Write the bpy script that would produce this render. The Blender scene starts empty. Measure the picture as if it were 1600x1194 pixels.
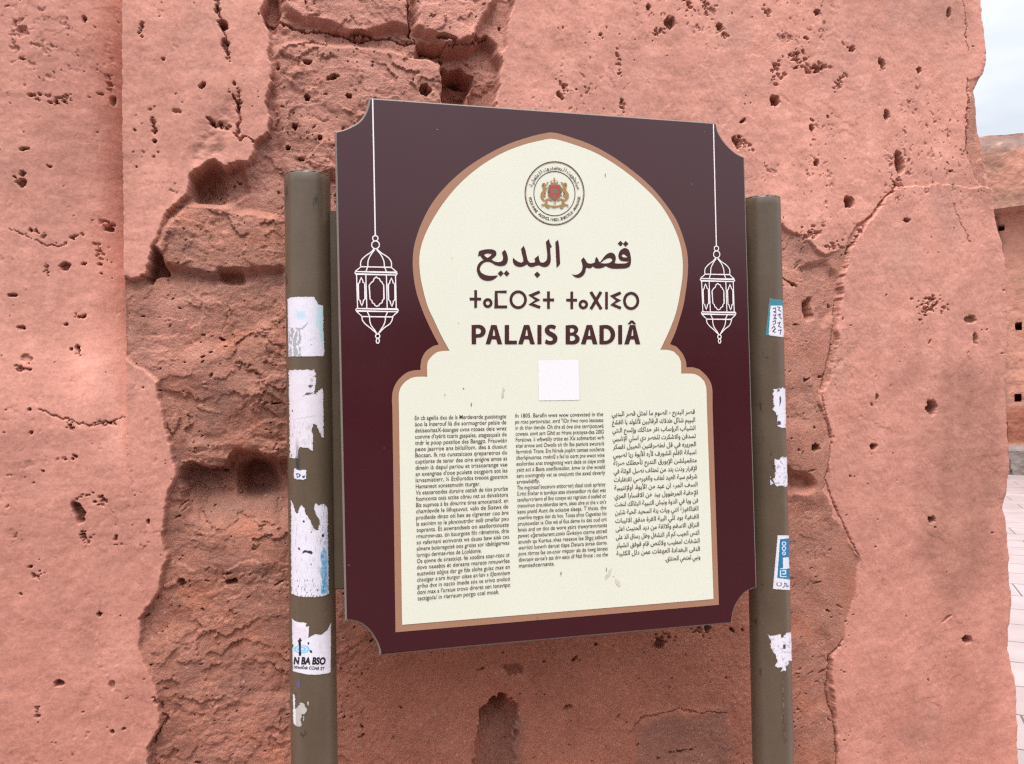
import bpy, bmesh, math, random
import numpy as np
from mathutils import Matrix, Vector
from mathutils.geometry import tessellate_polygon

# ------------------------------------------------------------------ camera, sky, sun, exposure
SC = bpy.context.scene
COL = SC.collection
ZC = 1.60                                     # height of the sign's centre above the pavement
F_PX, CX, CY = 1155.0, 800.0, 597.0           # focal length and centre in photo pixels (1600 wide)
CAM = np.array([-0.4275, -1.4578, ZC - 0.0528])
YAW, PITCH, ROLL = 0.2222, 0.0225, -0.0206
SIGN_W, SIGN_H = 0.8726, 1.08

fw = np.array([math.sin(YAW) * math.cos(PITCH), math.cos(YAW) * math.cos(PITCH), math.sin(PITCH)])
rt = np.cross(fw, [0, 0, 1]); rt /= np.linalg.norm(rt)
up = np.cross(rt, fw)
c_, s_ = math.cos(ROLL), math.sin(ROLL)
rt, up = c_ * rt + s_ * up, -s_ * rt + c_ * up
cam_data = bpy.data.cameras.new('camera')
cam_data.sensor_width = 36.0
cam_data.lens = F_PX / 1600.0 * 36.0
cam_data.clip_start, cam_data.clip_end = 0.05, 2000.0
cam = bpy.data.objects.new('camera', cam_data)
COL.objects.link(cam)
M = Matrix.Identity(4)
for i in range(3):
    M[i][0], M[i][1], M[i][2], M[i][3] = rt[i], up[i], -fw[i], CAM[i]
cam.matrix_world = M
SC.camera = cam

SUN_EL, SUN_AZ = math.radians(66), math.radians(196)     # azimuth clockwise from +Y (north)
world = bpy.data.worlds.new('World')
SC.world = world
world.use_nodes = True
wn, wl = world.node_tree.nodes, world.node_tree.links
bg = wn['Background']
bg.inputs['Strength'].default_value = 0.11
sky = wn.new('ShaderNodeTexSky')
sky.sky_type = 'NISHITA'
sky.sun_disc = False
sky.sun_elevation = SUN_EL
sky.sun_rotation = SUN_AZ
tc = wn.new('ShaderNodeTexCoord')
mp = wn.new('ShaderNodeMapping'); mp.inputs['Scale'].default_value = (1.0, 1.0, 3.2)
nz = wn.new('ShaderNodeTexNoise'); nz.inputs['Scale'].default_value = 2.6; nz.inputs['Detail'].default_value = 6
cr = wn.new('ShaderNodeValToRGB')
cr.color_ramp.elements[0].position = 0.38; cr.color_ramp.elements[0].color = (6.9, 7.3, 7.9, 1)
cr.color_ramp.elements[1].position = 0.62; cr.color_ramp.elements[1].color = (9.6, 9.8, 10.0, 1)
mx = wn.new('ShaderNodeMix'); mx.data_type = 'RGBA'; mx.inputs[0].default_value = 0.86
wl.new(tc.outputs['Generated'], mp.inputs['Vector']); wl.new(mp.outputs['Vector'], nz.inputs['Vector'])
wl.new(nz.outputs['Fac'], cr.inputs['Fac'])
wl.new(sky.outputs['Color'], mx.inputs[6]); wl.new(cr.outputs['Color'], mx.inputs[7])
# overcast luminance: the zenith about three times as bright as the horizon
sx_ = wn.new('ShaderNodeSeparateXYZ'); wl.new(tc.outputs['Generated'], sx_.inputs[0])
zr = wn.new('ShaderNodeMapRange'); zr.inputs[1].default_value = 0.38; zr.inputs[2].default_value = 1.0; zr.inputs[3].default_value = 0.58; zr.inputs[4].default_value = 2.25
wl.new(sx_.outputs['Z'], zr.inputs[0])
ml = wn.new('ShaderNodeMix'); ml.data_type = 'RGBA'; ml.blend_type = 'MULTIPLY'; ml.inputs[0].default_value = 1
wl.new(mx.outputs[2], ml.inputs[6]); wl.new(zr.outputs[0], ml.inputs[7])
wl.new(ml.outputs[2], bg.inputs['Color'])

sun_data = bpy.data.lights.new('sun', 'SUN')
sun_data.energy = 1.5
sun_data.angle = math.radians(30)
sun_data.color = (1.0, 0.96, 0.90)
sun = bpy.data.objects.new('sun', sun_data)
COL.objects.link(sun)
to_sun = Vector((math.sin(SUN_AZ) * math.cos(SUN_EL), math.cos(SUN_AZ) * math.cos(SUN_EL), math.sin(SUN_EL)))
sun.rotation_euler = to_sun.to_track_quat('Z', 'Y').to_euler()

SC.view_settings.view_transform = 'Standard'
SC.view_settings.look = 'None'
SC.view_settings.gamma = 1.0
SC.view_settings.exposure = 0.98
SC.cycles.pixel_filter_type = 'BLACKMAN_HARRIS'
SC.cycles.filter_width = 1.3
SC.cycles.use_denoising = False
SC.cycles.use_adaptive_sampling = False

# ------------------------------------------------------------------ projection helpers
def rays(px, py):
    px, py = np.asarray(px, float), np.asarray(py, float)
    return fw + (px[..., None] - CX) / F_PX * rt - (py[..., None] - CY) / F_PX * up

def on_plane_y(px, py, y):
    d = rays(px, py)
    t = (y - CAM[1]) / d[..., 1]
    return CAM + d * t[..., None]

def on_ground(px, py):
    d = rays(px, py)
    t = -CAM[2] / d[..., 2]
    return CAM + d * t[..., None]

def project(P):
    d = P - CAM
    z = d @ fw
    return CX + F_PX * (d @ rt) / z, CY - F_PX * (d @ up) / z

# ------------------------------------------------------------------ noise
_rng = np.random.RandomState(7)
_perm = np.concatenate([_rng.permutation(512)] * 3)
_gx, _gy = np.cos(np.arange(512) * 2.399963), np.sin(np.arange(512) * 2.399963)

def perlin(x, y, seed=0):
    x = np.asarray(x, float) + seed * 17.31 + 1000; y = np.asarray(y, float) + seed * 9.77 + 1000
    xi, yi = np.floor(x).astype(np.int64), np.floor(y).astype(np.int64)
    xf, yf = x - xi, y - yi
    u, v = xf * xf * xf * (xf * (xf * 6 - 15) + 10), yf * yf * yf * (yf * (yf * 6 - 15) + 10)
    def g(ix, iy, fx, fy):
        h = _perm[(_perm[ix & 511] + iy) & 511]
        return _gx[h] * fx + _gy[h] * fy
    a = g(xi, yi, xf, yf); b = g(xi + 1, yi, xf - 1, yf)
    c = g(xi, yi + 1, xf, yf - 1); d = g(xi + 1, yi + 1, xf - 1, yf - 1)
    ab = a + u * (b - a); cd = c + u * (d - c)
    return (ab + v * (cd - ab)) * 1.5

def fbm(x, y, oct=4, seed=0, gain=0.5):
    s, a, n = 0, 1.0, 0
    for o in range(oct):
        s = s + a * perlin(x * 2 ** o, y * 2 ** o, seed + o * 3); n += a; a *= gain
    return s / n

def ridged(x, y, oct=4, seed=0, gain=0.5):
    s, a, n = 0, 1.0, 0
    for o in range(oct):
        s = s + a * (1 - 2 * np.abs(perlin(x * 2 ** o, y * 2 ** o, seed + o * 5))); n += a; a *= gain
    return s / n

def worley(x, y, seed=0):
    x = np.asarray(x, float) + 500; y = np.asarray(y, float) + 500 + seed * 31
    xi, yi = np.floor(x).astype(np.int64), np.floor(y).astype(np.int64)
    f1 = np.full(x.shape, 9.0); f2 = np.full(x.shape, 9.0); cid = np.zeros(x.shape)
    for dx in (-1, 0, 1):
        for dy in (-1, 0, 1):
            h = _perm[(_perm[(xi + dx) & 511] + yi + dy) & 511]
            ox = (h * 0.61803) % 1; oy = (h * 0.41421) % 1
            d = np.hypot(xi + dx + ox - x, yi + dy + oy - y)
            nearer = d < f1
            f2 = np.where(nearer, f1, np.minimum(f2, d)); f1 = np.where(nearer, d, f1)
            cid = np.where(nearer, (h * 0.7548) % 1, cid)
    return f1, f2, cid

def sstep(a, b, x):
    t = np.clip((x - a) / (b - a), 0, 1)
    return t * t * (3 - 2 * t)

def in_poly(px, py, poly):
    inside = np.zeros(px.shape, bool)
    n = len(poly)
    for i in range(n):
        x1, y1 = poly[i]; x2, y2 = poly[(i + 1) % n]
        if y1 == y2: continue
        c = ((y1 > py) != (y2 > py)) & (px < (x2 - x1) * (py - y1) / (y2 - y1) + x1)
        inside ^= c
    return inside

def box_blur(a, r):
    for ax in (0, 1):
        p = np.pad(a, [(r + 1, r) if k == ax else (0, 0) for k in (0, 1)], mode='edge')
        cs = np.cumsum(p, axis=ax)
        a = (np.take(cs, range(2 * r + 1, cs.shape[ax]), axis=ax) - np.take(cs, range(0, cs.shape[ax] - 2 * r - 1), axis=ax)) / (2 * r + 1)
    return a

# ------------------------------------------------------------------ object helpers
def tag(o, label=None, cat=None, group=None, kind=None):
    if label: o['label'] = label
    if cat: o['category'] = cat
    if group: o['group'] = group
    if kind: o['kind'] = kind
    return o

def link(name, me, mats, parent=None):
    o = bpy.data.objects.new(name, me)
    COL.objects.link(o)
    for m in (mats if isinstance(mats, (list, tuple)) else [mats]): me.materials.append(m)
    if parent is not None:
        o.parent = parent
        par, mw = parent, Matrix.Identity(4)
        off = Vector((0, 0, 0))
        while par is not None:
            off += par.location; par = par.parent
        me.transform(Matrix.Translation(-off))
    return o

def mesh_np(name, verts, quads, colors=None, smooth=True, mat_idx=None):
    verts = np.asarray(verts, np.float32); quads = np.asarray(quads, np.int32)
    k = quads.shape[1]
    me = bpy.data.meshes.new(name)
    me.vertices.add(len(verts)); me.vertices.foreach_set('co', verts.ravel())
    me.loops.add(quads.size); me.loops.foreach_set('vertex_index', quads.ravel())
    me.polygons.add(len(quads))
    me.polygons.foreach_set('loop_start', np.arange(0, quads.size, k, dtype=np.int32))
    me.polygons.foreach_set('use_smooth', np.full(len(quads), smooth, bool))
    if mat_idx is not None: me.polygons.foreach_set('material_index', np.asarray(mat_idx, np.int32))
    me.update(calc_edges=True)
    if colors is not None:
        a = me.color_attributes.new('tint', 'FLOAT_COLOR', 'POINT')
        c = np.ones((len(verts), 4), np.float32); c[:, :3] = colors[:, :3]
        if colors.shape[1] == 4: c[:, 3] = colors[:, 3]
        a.data.foreach_set('color', c.ravel())
    return me

def material(name, color, rough=0.6, metallic=0.0, spec=0.5, noise=0.0, nscale=20, bump=0.0, bscale=200, attr=False, coat=0.0, coat_rough=0.1):
    m = bpy.data.materials.new(name); m.use_nodes = True
    nt = m.node_tree; n, l = nt.nodes, nt.links
    b = n['Principled BSDF']
    b.inputs['Roughness'].default_value = rough; b.inputs['Metallic'].default_value = metallic
    b.inputs['Specular IOR Level'].default_value = spec
    b.inputs['Coat Weight'].default_value = coat; b.inputs['Coat Roughness'].default_value = coat_rough
    t = n.new('ShaderNodeTexCoord')
    if attr:
        src = n.new('ShaderNodeAttribute'); src.attribute_name = 'tint'; base = src.outputs['Color']
    else:
        src = n.new('ShaderNodeRGB'); src.outputs[0].default_value = (*color, 1); base = src.outputs[0]
    if noise > 0:
        z = n.new('ShaderNodeTexNoise'); z.inputs['Scale'].default_value = nscale; z.inputs['Detail'].default_value = 8
        z.inputs['Roughness'].default_value = 0.65
        l.new(t.outputs['Object'], z.inputs['Vector'])
        r = n.new('ShaderNodeMapRange'); r.inputs[1].default_value = 0.25; r.inputs[2].default_value = 0.75
        r.inputs[3].default_value = 1 - noise; r.inputs[4].default_value = 1 + noise
        l.new(z.outputs['Fac'], r.inputs[0])
        x = n.new('ShaderNodeMix'); x.data_type = 'RGBA'; x.blend_type = 'MULTIPLY'; x.inputs[0].default_value = 1
        l.new(base, x.inputs[6]); l.new(r.outputs[0], x.inputs[7]); base = x.outputs[2]
        if rough < 0.6:
            r2 = n.new('ShaderNodeMapRange'); r2.inputs[3].default_value = rough - 0.06; r2.inputs[4].default_value = rough + 0.1
            l.new(z.outputs['Fac'], r2.inputs[0]); l.new(r2.outputs[0], b.inputs['Roughness'])
    l.new(base, b.inputs['Base Color'])
    if bump > 0:
        z2 = n.new('ShaderNodeTexNoise'); z2.inputs['Scale'].default_value = bscale; z2.inputs['Detail'].default_value = 5
        l.new(t.outputs['Object'], z2.inputs['Vector'])
        bp = n.new('ShaderNodeBump'); bp.inputs['Strength'].default_value = 1.0; bp.inputs['Distance'].default_value = bump
        l.new(z2.outputs['Fac'], bp.inputs['Height']); l.new(bp.outputs['Normal'], b.inputs['Normal'])
    return m

# ------------------------------------------------------------------ the near wall (relief mesh)
YW = 0.25                                        # plane of the sound plaster, 0.25 m behind the sign face
def wall_pt(px, py):
    P = on_plane_y(np.asarray(px, float), np.asarray(py, float), YW)
    return P[..., 0], P[..., 2]

EDGE = [(1533.6, -200), (1533.6, 0), (1536, 25), (1538.7, 42), (1542, 72), (1539.5, 99), (1534.5, 120.7), (1523.2, 142), (1527.8, 159),
        (1529.4, 176), (1535, 200), (1541.5, 225), (1541.5, 255), (1545, 280), (1551.5, 305.6), (1554, 331), (1559, 356), (1562.8, 381),
        (1567.3, 406), (1568.3, 431), (1569.8, 480), (1569, 570), (1569.8, 661), (1574, 706), (1575, 736), (1570.4, 775), (1566, 793.5),
        (1570.4, 811.6), (1573.5, 840), (1578, 870), (1579, 899), (1582, 923), (1582, 953), (1579, 982), (1578, 1018), (1582, 1041.6),
        (1588, 1062), (1589, 1101), (1591, 1130), (1592, 1194), (1598, 1500)]
ex, ez = wall_pt(*np.array(EDGE, float).T)
order = np.argsort(ez); ex, ez = ex[order], ez[order]

def build_wall():
    step = 0.0020
    zf = np.arange(0.30, 2.95, step)
    zs = np.concatenate([np.arange(-0.05, 0.30, 0.02), zf, np.arange(2.97, 4.6, 0.03)])
    x_left = -1.32
    uf = np.arange(x_left, 1.62, step)            # fine columns, sheared below so the last one follows the corner
    uf = (uf - x_left) / (uf[-1] - x_left)
    xc = np.arange(-4.5, x_left - 0.01, 0.03)
    rng = np.random.RandomState(3)
    xe = np.interp(zs, ez, ex) + 0.008 + 0.006 * fbm(zs * 26, zs * 0, 5, 5, 0.7)
    nfl, nf = len(xc), len(uf)
    RAD = 0.022
    arc = np.linspace(0, math.pi / 2, 9)[1:]
    back = np.concatenate([np.arange(1, 40) * 0.006, 0.234 + np.arange(1, 40) * 0.04])
    ncol = nfl + nf + len(arc) + len(back)
    nr = len(zs)
    X = np.zeros((nr, ncol)); Z = np.repeat(zs[:, None], ncol, 1); Y = np.full((nr, ncol), YW)
    NX = np.zeros((nr, ncol)); NY = np.full((nr, ncol), -1.0)
    X[:, :nfl] = xc
    X[:, nfl:nfl + nf] = x_left + uf[None, :] * ((xe - RAD) - x_left)[:, None]
    SX = X.copy()                                 # unrolled coordinate for noise
    for k, t in enumerate(arc):
        j = nfl + nf + k
        X[:, j] = xe - RAD + RAD * math.sin(t); Y[:, j] = YW + RAD - RAD * math.cos(t)
        NX[:, j] = math.sin(t); NY[:, j] = -math.cos(t); SX[:, j] = xe - RAD + RAD * t
    for k, b in enumerate(back):
        j = nfl + nf + len(arc) + k
        X[:, j] = xe; Y[:, j] = YW + RAD + b; NX[:, j] = 1; NY[:, j] = 0; SX[:, j] = xe - RAD + RAD * math.pi / 2 + b
    PX, PY = project(np.stack([np.minimum(SX, 2.2), np.full_like(SX, YW), Z], -1))
    x, z = SX, Z

    # --- domain warp in pixels so traced outlines break up naturally
    w1, w2 = fbm(x * 9, z * 9, 6, 11, 0.68), fbm(x * 9, z * 9, 6, 23, 0.68)
    wj, wk = fbm(x * 38, z * 38, 4, 25, 0.65), fbm(x * 38, z * 38, 4, 27, 0.65)
    wx, wy = PX + 15 * w1, PY + 15 * w2
    w3, w4 = fbm(x * 5, z * 5, 5, 41, 0.65), fbm(x * 5, z * 5, 5, 47, 0.65)
    vx, vy = PX + 34 * w3, PY + 34 * w4

    crease = np.interp(PY, [-300, 0, 200, 430, 560, 640, 1500], [189, 190, 190, 193, 197, 197, 197]) + 2.0 * w1
    panel = in_poly(wx, wy, [(150, -400), (412, -400), (417, 0), (409, 20), (422, 60), (424, 118), (415, 151), (422, 186), (419, 206), (402, 221),
                             (387, 256), (352, 261), (337, 246), (296, 271), (291, 301), (261, 332), (239, 382), (232, 425), (201, 437), (193, 432), (150, 430)]) & (PX > crease)
    leftp = ((PX < crease) & (PY < 600)) | in_poly(wx, wy, [(-3000, 560), (197, 560), (215, 575), (246, 594), (261, 690), (276, 745), (251, 830),
                             (256, 875), (246, 930), (221, 971), (216, 1011), (246, 1086), (246, 1137), (229, 1167), (236, 1194), (240, 1700), (-3000, 1700)])
    rightu = in_poly(wx, wy, [(800, -900), (800, 20), (783, 90), (775, 165), (770, 240), (1000, 260), (1150, 330), (1215, 350), (1262, 372), (1290, 400),
                              (1322, 380), (1345, 352), (1393, 318), (1440, 300), (1700, 300), (5000, 300), (5000, -900)])
    rightl = in_poly(wx, wy, [(1393, 302), (1420, 290), (1460, 288), (1530, 292), (5000, 292), (5000, 2500), (1310, 2500), (1307, 1194), (1302, 1126), (1292, 1076),
                              (1297, 1026), (1318, 996), (1343, 875), (1327, 855), (1322, 835), (1288, 765), (1297, 735), (1302, 690), (1282, 630),
                              (1297, 594), (1302, 553), (1309, 482), (1315, 437), (1325, 392), (1353, 347)])
    corner_bare = in_poly(wx, wy, [(1517, 122), (1560, 110), (1560, 200), (1540, 300), (1524, 280), (1510, 240), (1510, 170)])
    rightu &= ~corner_bare
    sound = panel | leftp | rightu | rightl
    rough = (~sound).astype(float)
    soft = box_blur(rough, 9); soft2 = box_blur(box_blur(rough, 31), 31)

    # --- base relief of the sound plaster: hand-trowelled undulation
    und = 0.010 * fbm(x * 2.2, z * 1.6, 3, 2) + 0.0050 * fbm(x * 8, z * 6, 4, 3)
    fine = 0.0011 * fbm(x * 40, z * 34, 4, 4) + 0.0006 * ridged(x * 70 + z * 20, z * 26, 3, 8)
    skim = fbm(x * 2.6 + 0.12 * w1, z * 2.2 + 0.12 * w2, 4, 66, 0.5) * 6
    skim = np.floor(skim) + sstep(0.42, 0.58, skim - np.floor(skim)) - 0.6 * skim       # edges of successive thin coats
    trowel = fbm(x * 14 + z * 5, z * 34 - x * 6, 3, 67, 0.55)
    h = und + fine + 0.0012 * skim * sstep(-0.1, 0.35, fbm(x * 3.0, z * 3.0, 3, 68)) + 0.0007 * trowel
    # trowel drag marks and chipped flakes, more of them where the plaster is old (upper right, far left)
    old = np.clip(0.25 + rightu * 0.75 + (leftp & (PY < 330)) * 0.7, 0, 1) * (1 - rough)
    flake = fbm(x * 26 + 0.5 * w3, z * 20, 5, 61, 0.6)
    worn = sstep(0.05, 0.30, fbm(x * 3.1, z * 2.4, 3, 64))                       # flaking keeps to a few worn areas
    flk = sstep(0.30, 0.38, flake) * old * worn
    h -= 0.0045 * flk
    h -= 0.0030 * sstep(0.26, 0.42, fbm(x * 60, z * 42, 4, 63, 0.6)) * old * (0.12 + 0.88 * worn)
    h -= 0.0040 * sstep(0.38, 0.46, fbm(x * 34 + 0.4 * w3, z * 26, 5, 65, 0.62)) * (1 - rough) * (1 - 0.6 * rightl) * (0.25 + 0.75 * worn)
    # left bay set back behind the panel's crisp arris
    setb = (PX < crease) * (1 - sstep(470, 680, PY)) * 0.030
    bay = (PX < crease) * (1 - sstep(260, 780, PY))
    setb = setb + bay * (0.085 * np.exp(-np.maximum(crease - PX, 0) / 46.0) + 0.035 * np.exp(-np.maximum(crease - PX, 0) / 130.0))
    h -= setb
    # the lower right coat lies on top of the older one
    h += rightl * (0.007 + 0.004 * fbm(x * 5, z * 5, 2, 9)) * (1 - sstep(500, 760, PY) * 0.8)

    # thin skin lost from the panel above the niche
    skin = in_poly(vx, vy, [(370, 138), (376, 178), (374, 205), (352, 214), (351, 256), (320, 256), (290, 266), (312, 225), (318, 196), (344, 190), (352, 165)])
    h -= box_blur(skin.astype(float), 5) * (0.0030 + 0.0030 * fbm(x * 30, z * 40, 4, 72) + 0.003 * ridged(x * 20, z * 36, 3, 73))
    # --- bare earth and rubble core
    f1, f2, cid = worley(x * 7 + 0.9 * w3, z * 9 + 0.9 * w4, 1)
    stones = sstep(0.0, 0.22, f2 - f1) * (0.4 + 0.6 * cid)
    g1, g2, gid = worley(x * 26 + 0.6 * w1, z * 30 + 0.6 * w2, 2)
    grit = sstep(0, 0.3, g2 - g1) * gid
    def terrace(q, k, sharp=0.16):
        q = q * k; fl = np.floor(q); fr = q - fl
        return (fl + sstep(0.5 - sharp, 0.5 + sharp, fr)) / k
    tn = fbm(x * 3.6 + 0.25 * w1, z * 4.8 + 0.25 * w2, 4, 33, 0.5)
    xr, zr_ = 0.82 * x + 0.57 * z, -0.57 * x + 0.82 * z
    tn2 = fbm(xr * 8 + 0.15 * w1, zr_ * 11 + 0.15 * w2, 4, 35, 0.5)
    rub = sstep(0.0, 0.34, fbm(x * 5.2 + 0.5 * w4, z * 6.0 + 0.5 * w3, 4, 43, 0.6))      # rubble against smoother remnants
    crumb = fbm(x * 70, z * 80, 4, 37, 0.7)
    strata = ridged(x * 2.0 + 0.5 * w3, z * 13 + 0.8 * w4, 4, 31, 0.6)
    tn3 = fbm(xr * 22 + 0.25 * w1, zr_ * 17 + 0.25 * w2, 4, 36, 0.55)
    gate = 0.2 + 0.8 * sstep(-0.15, 0.20, fbm(x * 7.5, z * 7.5, 3, 46))          # scarps come and go
    core = (-0.022 + 0.016 * fbm(x * 3.2, z * 4.2, 3, 14) + 0.034 * (gate * (terrace(tn, 5.0, 0.06) - 0.45 * tn) + (1 - gate) * 0.55 * tn)
            + (0.16 + 0.84 * rub) * (0.35 + 0.65 * gate) * (1 - 0.55 * sstep(780, 900, PY)) * (0.010 * (terrace(tn2, 5.0, 0.05) - 0.6 * tn2) + 0.004 * (terrace(tn3, 4.0, 0.06) - 0.6 * tn3))
            + (0.05 + 0.95 * rub) * (1 - 0.4 * sstep(780, 900, PY)) * (0.006 * (stones - 0.5) + 0.0020 * (grit - 0.4) + 0.0042 * ridged(x * 6 + w3, z * 7 + w4, 4, 15, 0.5)
            + 0.0036 * fbm(x * 30, z * 40, 5, 16, 0.65) + 0.0022 * crumb + 0.008 * np.minimum(0, fbm(x * 45, z * 55, 3, 39) + 0.16))
            + 0.0016 * fbm(x * 55, z * 75, 5, 17, 0.7) + 0.002 * strata * sstep(250, 420, PY) * (PX < 620))
    lump = ridged(xr * 5 + w3, zr_ * 6 + w4, 3, 45, 0.45)
    core += 0.008 * np.minimum(lump, 0.35)
    core -= 0.008 * sstep(0.3, 1.0, soft2)
    wr = sstep(1150, 1240, PX)
    core = core * (1 - wr * (0.55 + 0.35 * sstep(-0.15, 0.25, fbm(x * 4.5, z * 3.5, 3, 44)))) - 0.001 * wr
    wl_ = box_blur(in_poly(vx, vy, [(190, 450), (330, 455), (345, 560), (300, 600), (190, 600)]).astype(float), 14)
    core = core * (1 - 0.45 * wl_)
    # smoother muddy zone under the sign
    mud = sstep(940, 1010, PY) * (PX > 540) * (PX < 1180) + in_poly(vx, vy, [(560, 830), (1190, 800), (1190, 1300), (540, 1300)])
    mud = np.clip(box_blur(np.clip(mud, 0, 1).astype(float), 20), 0, 1)
    mudh = -0.022 + 0.0018 * crumb + 0.009 * (terrace(tn2, 4.0, 0.10) - 0.5 * tn2) * (0.35 + rub) + 0.012 * fbm(x * 4, z * 4, 3, 19) + (0.6 + rub) * (0.0032 * fbm(x * 22 + z * 6, z * 15, 5, 20, 0.62) + 0.0016 * ridged(x * 34 + z * 30, z * 18 - x * 12, 4, 21))
    core = core * (1 - mud * 0.8) + mudh * mud * 0.8
    # dressed blocks exposed at the top: ledges proud of the core
    def add(poly, amount, blur=5, use=(vx, vy), lim=None):
        m = box_blur(in_poly(use[0], use[1], poly).astype(float), blur)
        return amount * m
    core += add([(440, -300), (640, -300), (640, 12), (637, 46), (600, 40), (560, 55), (520, 40), (478, 36), (445, 5)], 0.026, 3, (wx, wy))
    core += add([(650, -300), (790, -300), (775, 0), (752, 40), (742, 62), (705, 68), (682, 52), (648, 44)], 0.030, 3, (wx, wy))
    core += add([(432, 75), (470, 62), (560, 66), (640, 84), (676, 92), (694, 104), (692, 160), (680, 260), (450, 280), (428, 150)], 0.019, 4, (wx, wy))
    core -= add([(694, 98), (724, 92), (742, 112), (730, 150), (722, 178), (692, 178)], 0.110, 2, (wx, wy))
    core -= add([(410, -40), (432, -20), (440, 18), (428, 50), (412, 30)], 0.040, 3, (wx, wy))
    core -= add([(655, 62), (735, 72), (765, 52), (785, 100), (778, 170), (735, 176), (742, 112), (700, 92), (650, 86)], 0.042, 3, (wx, wy))
    # ledge and block under the niche
    core += add([(282, 322), (300, 314), (362, 318), (372, 330), (430, 336), (440, 420), (330, 430), (258, 408), (240, 390), (258, 350)], 0.020, 4, (wx, wy))
    niche = box_blur(in_poly(wx, wy, [(296, 274), (320, 256), (345, 250), (376, 262), (384, 300), (360, 311), (300, 308)]).astype(float), 2)
    core -= niche * (0.018 + 0.050 * sstep(375, 300, wx)) * (0.5 + 0.5 * sstep(312, 280, wy))
    core -= add([(236, 382), (250, 392), (262, 425), (244, 424), (230, 440), (226, 420)], 0.05, 2, (wx, wy))
    core -= add([(336, 420), (380, 424), (376, 440), (345, 440)], 0.028, 3, (wx, wy))
    core += add([(290, 540), (420, 520), (450, 640), (430, 700), (310, 700)], 0.010, 9)
    # big putlog hole: sharp brow, floor rising towards the viewer
    brow = box_blur(in_poly(vx, vy, [(284, 752), (300, 730), (350, 738), (372, 716), (425, 722), (480, 734), (490, 790), (480, 836), (400, 832), (340, 826), (290, 816)]).astype(float), 3)
    core -= brow * 0.066 * np.clip((832 - wy) / 92, 0, 1)
    core -= 0.020 * np.exp(-((wx - 385) / 85) ** 2 - ((wy - 728) / 55) ** 2)
    core -= add([(362, 748), (385, 730), (418, 740), (432, 768), (405, 780), (372, 776)], 0.075, 7, (wx, wy))
    core += add([(290, 690), (440, 690), (440, 724), (330, 726), (296, 735)], 0.012, 5, (wx, wy))
    core += add([(290, 810), (340, 826), (440, 828), (450, 900), (300, 890)], 0.006, 8, (wx, wy))
    # arched hole near the bottom
    arch = box_blur(in_poly(wx + 12 * wj, wy + 12 * wk, [(752, 1300), (746, 1150), (752, 1120), (766, 1098), (786, 1096), (798, 1108), (812, 1104), (816, 1130), (806, 1160), (812, 1300)]).astype(float), 1)
    core -= arch * (0.030 + 0.085 * sstep(1160, 1096, wy)) * (0.25 + 0.75 * sstep(826, 778, wx + 20 * w3)) + arch * 0.006 * terrace(tn2, 5.0, 0.06)
    core += add([(770, 1060), (824, 1052), (840, 1090), (818, 1100), (780, 1082)], 0.008, 3, (wx, wy))
    core -= add([(792, 1052), (816, 1046), (822, 1062), (796, 1066)], 0.016, 2, (wx, wy))
    core += add([(1005, 1130), (1050, 1114), (1145, 1114), (1150, 1300), (980, 1300)], 0.006, 5, (wx, wy))
    # right-hand eroded seam, deeper beside the post
    core -= add([(1268, 474), (1282, 476), (1284, 500), (1272, 502)], 0.040, 3, (vx, vy))
    core -= add([(1256, 420), (1296, 408), (1316, 440), (1308, 490), (1288, 505), (1262, 470)], 0.011, 4, (wx, wy))
    core -= add([(1228, 735), (1262, 740), (1275, 760), (1240, 770), (1226, 760)], 0.030, 4, (wx, wy))
    core += 0.004

    edge_mix = np.clip(box_blur(rough, 1) + 0.04 * wj * (1 - wr) * (soft > 0.05) * (soft < 0.95), 0, 1)
    edge_mix = np.where(box_blur(rough, 3) > 0.999, 1.0, np.where(box_blur(rough, 3) < 0.001, 0.0, edge_mix))
    core = np.minimum(core, 0.012)
    thin = 0.42 + 0.58 * sstep(0.0, 0.6, soft2)
    core = core * thin - 0.004 * (1 - thin)
    h = h * (1 - edge_mix) + core * edge_mix
    # feathered lip of plaster curling at the break
    lip = np.clip(soft * (1 - rough) * 2, 0, 1)
    h += 0.0015 * lip * (1 - rough) * (1 - wr)

    # --- stamped chips, pits and cracks
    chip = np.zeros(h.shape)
    def stamp(cx0, cz0, ra, rb, ang, depth, seed, soften=0.35, bias=0.0):
        R = max(ra, rb) * 1.5
        i0, i1 = np.searchsorted(zs, cz0 - R), np.searchsorted(zs, cz0 + R)
        if i1 - i0 < 2: return
        row = SX[(i0 + i1) // 2]
        j0, j1 = np.searchsorted(row, cx0 - R), np.searchsorted(row, cx0 + R)
        if j1 - j0 < 2: return
        dx, dz = x[i0:i1, j0:j1] - cx0, z[i0:i1, j0:j1] - cz0
        ca, sa = math.cos(ang), math.sin(ang)
        r = np.hypot((dx * ca + dz * sa) / ra, (-dx * sa + dz * ca) / rb)
        r = r + 0.55 * fbm(dx / max(ra, rb) * 1.3 + seed * 3.7, dz / max(ra, rb) * 1.3 + seed * 1.9, 3, 77, 0.6)
        m = sstep(1.0, 1.0 - soften, r)
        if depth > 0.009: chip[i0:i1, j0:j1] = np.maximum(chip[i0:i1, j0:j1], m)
        h[i0:i1, j0:j1] -= depth * m * (1 + 0.4 * fbm(dx * 150, dz * 150, 2, seed))
    def pxstamp(px, py, rx, ry, depth, ang=0.0, soften=0.35):
        sx, sz = wall_pt(px, py); a, b = wall_pt(px + 1, py); c, d = wall_pt(px, py + 1)
        stamp(float(sx), float(sz), rx * float(a - sx), ry * float(sz - d), ang, depth, rng.randint(999), soften)

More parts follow.
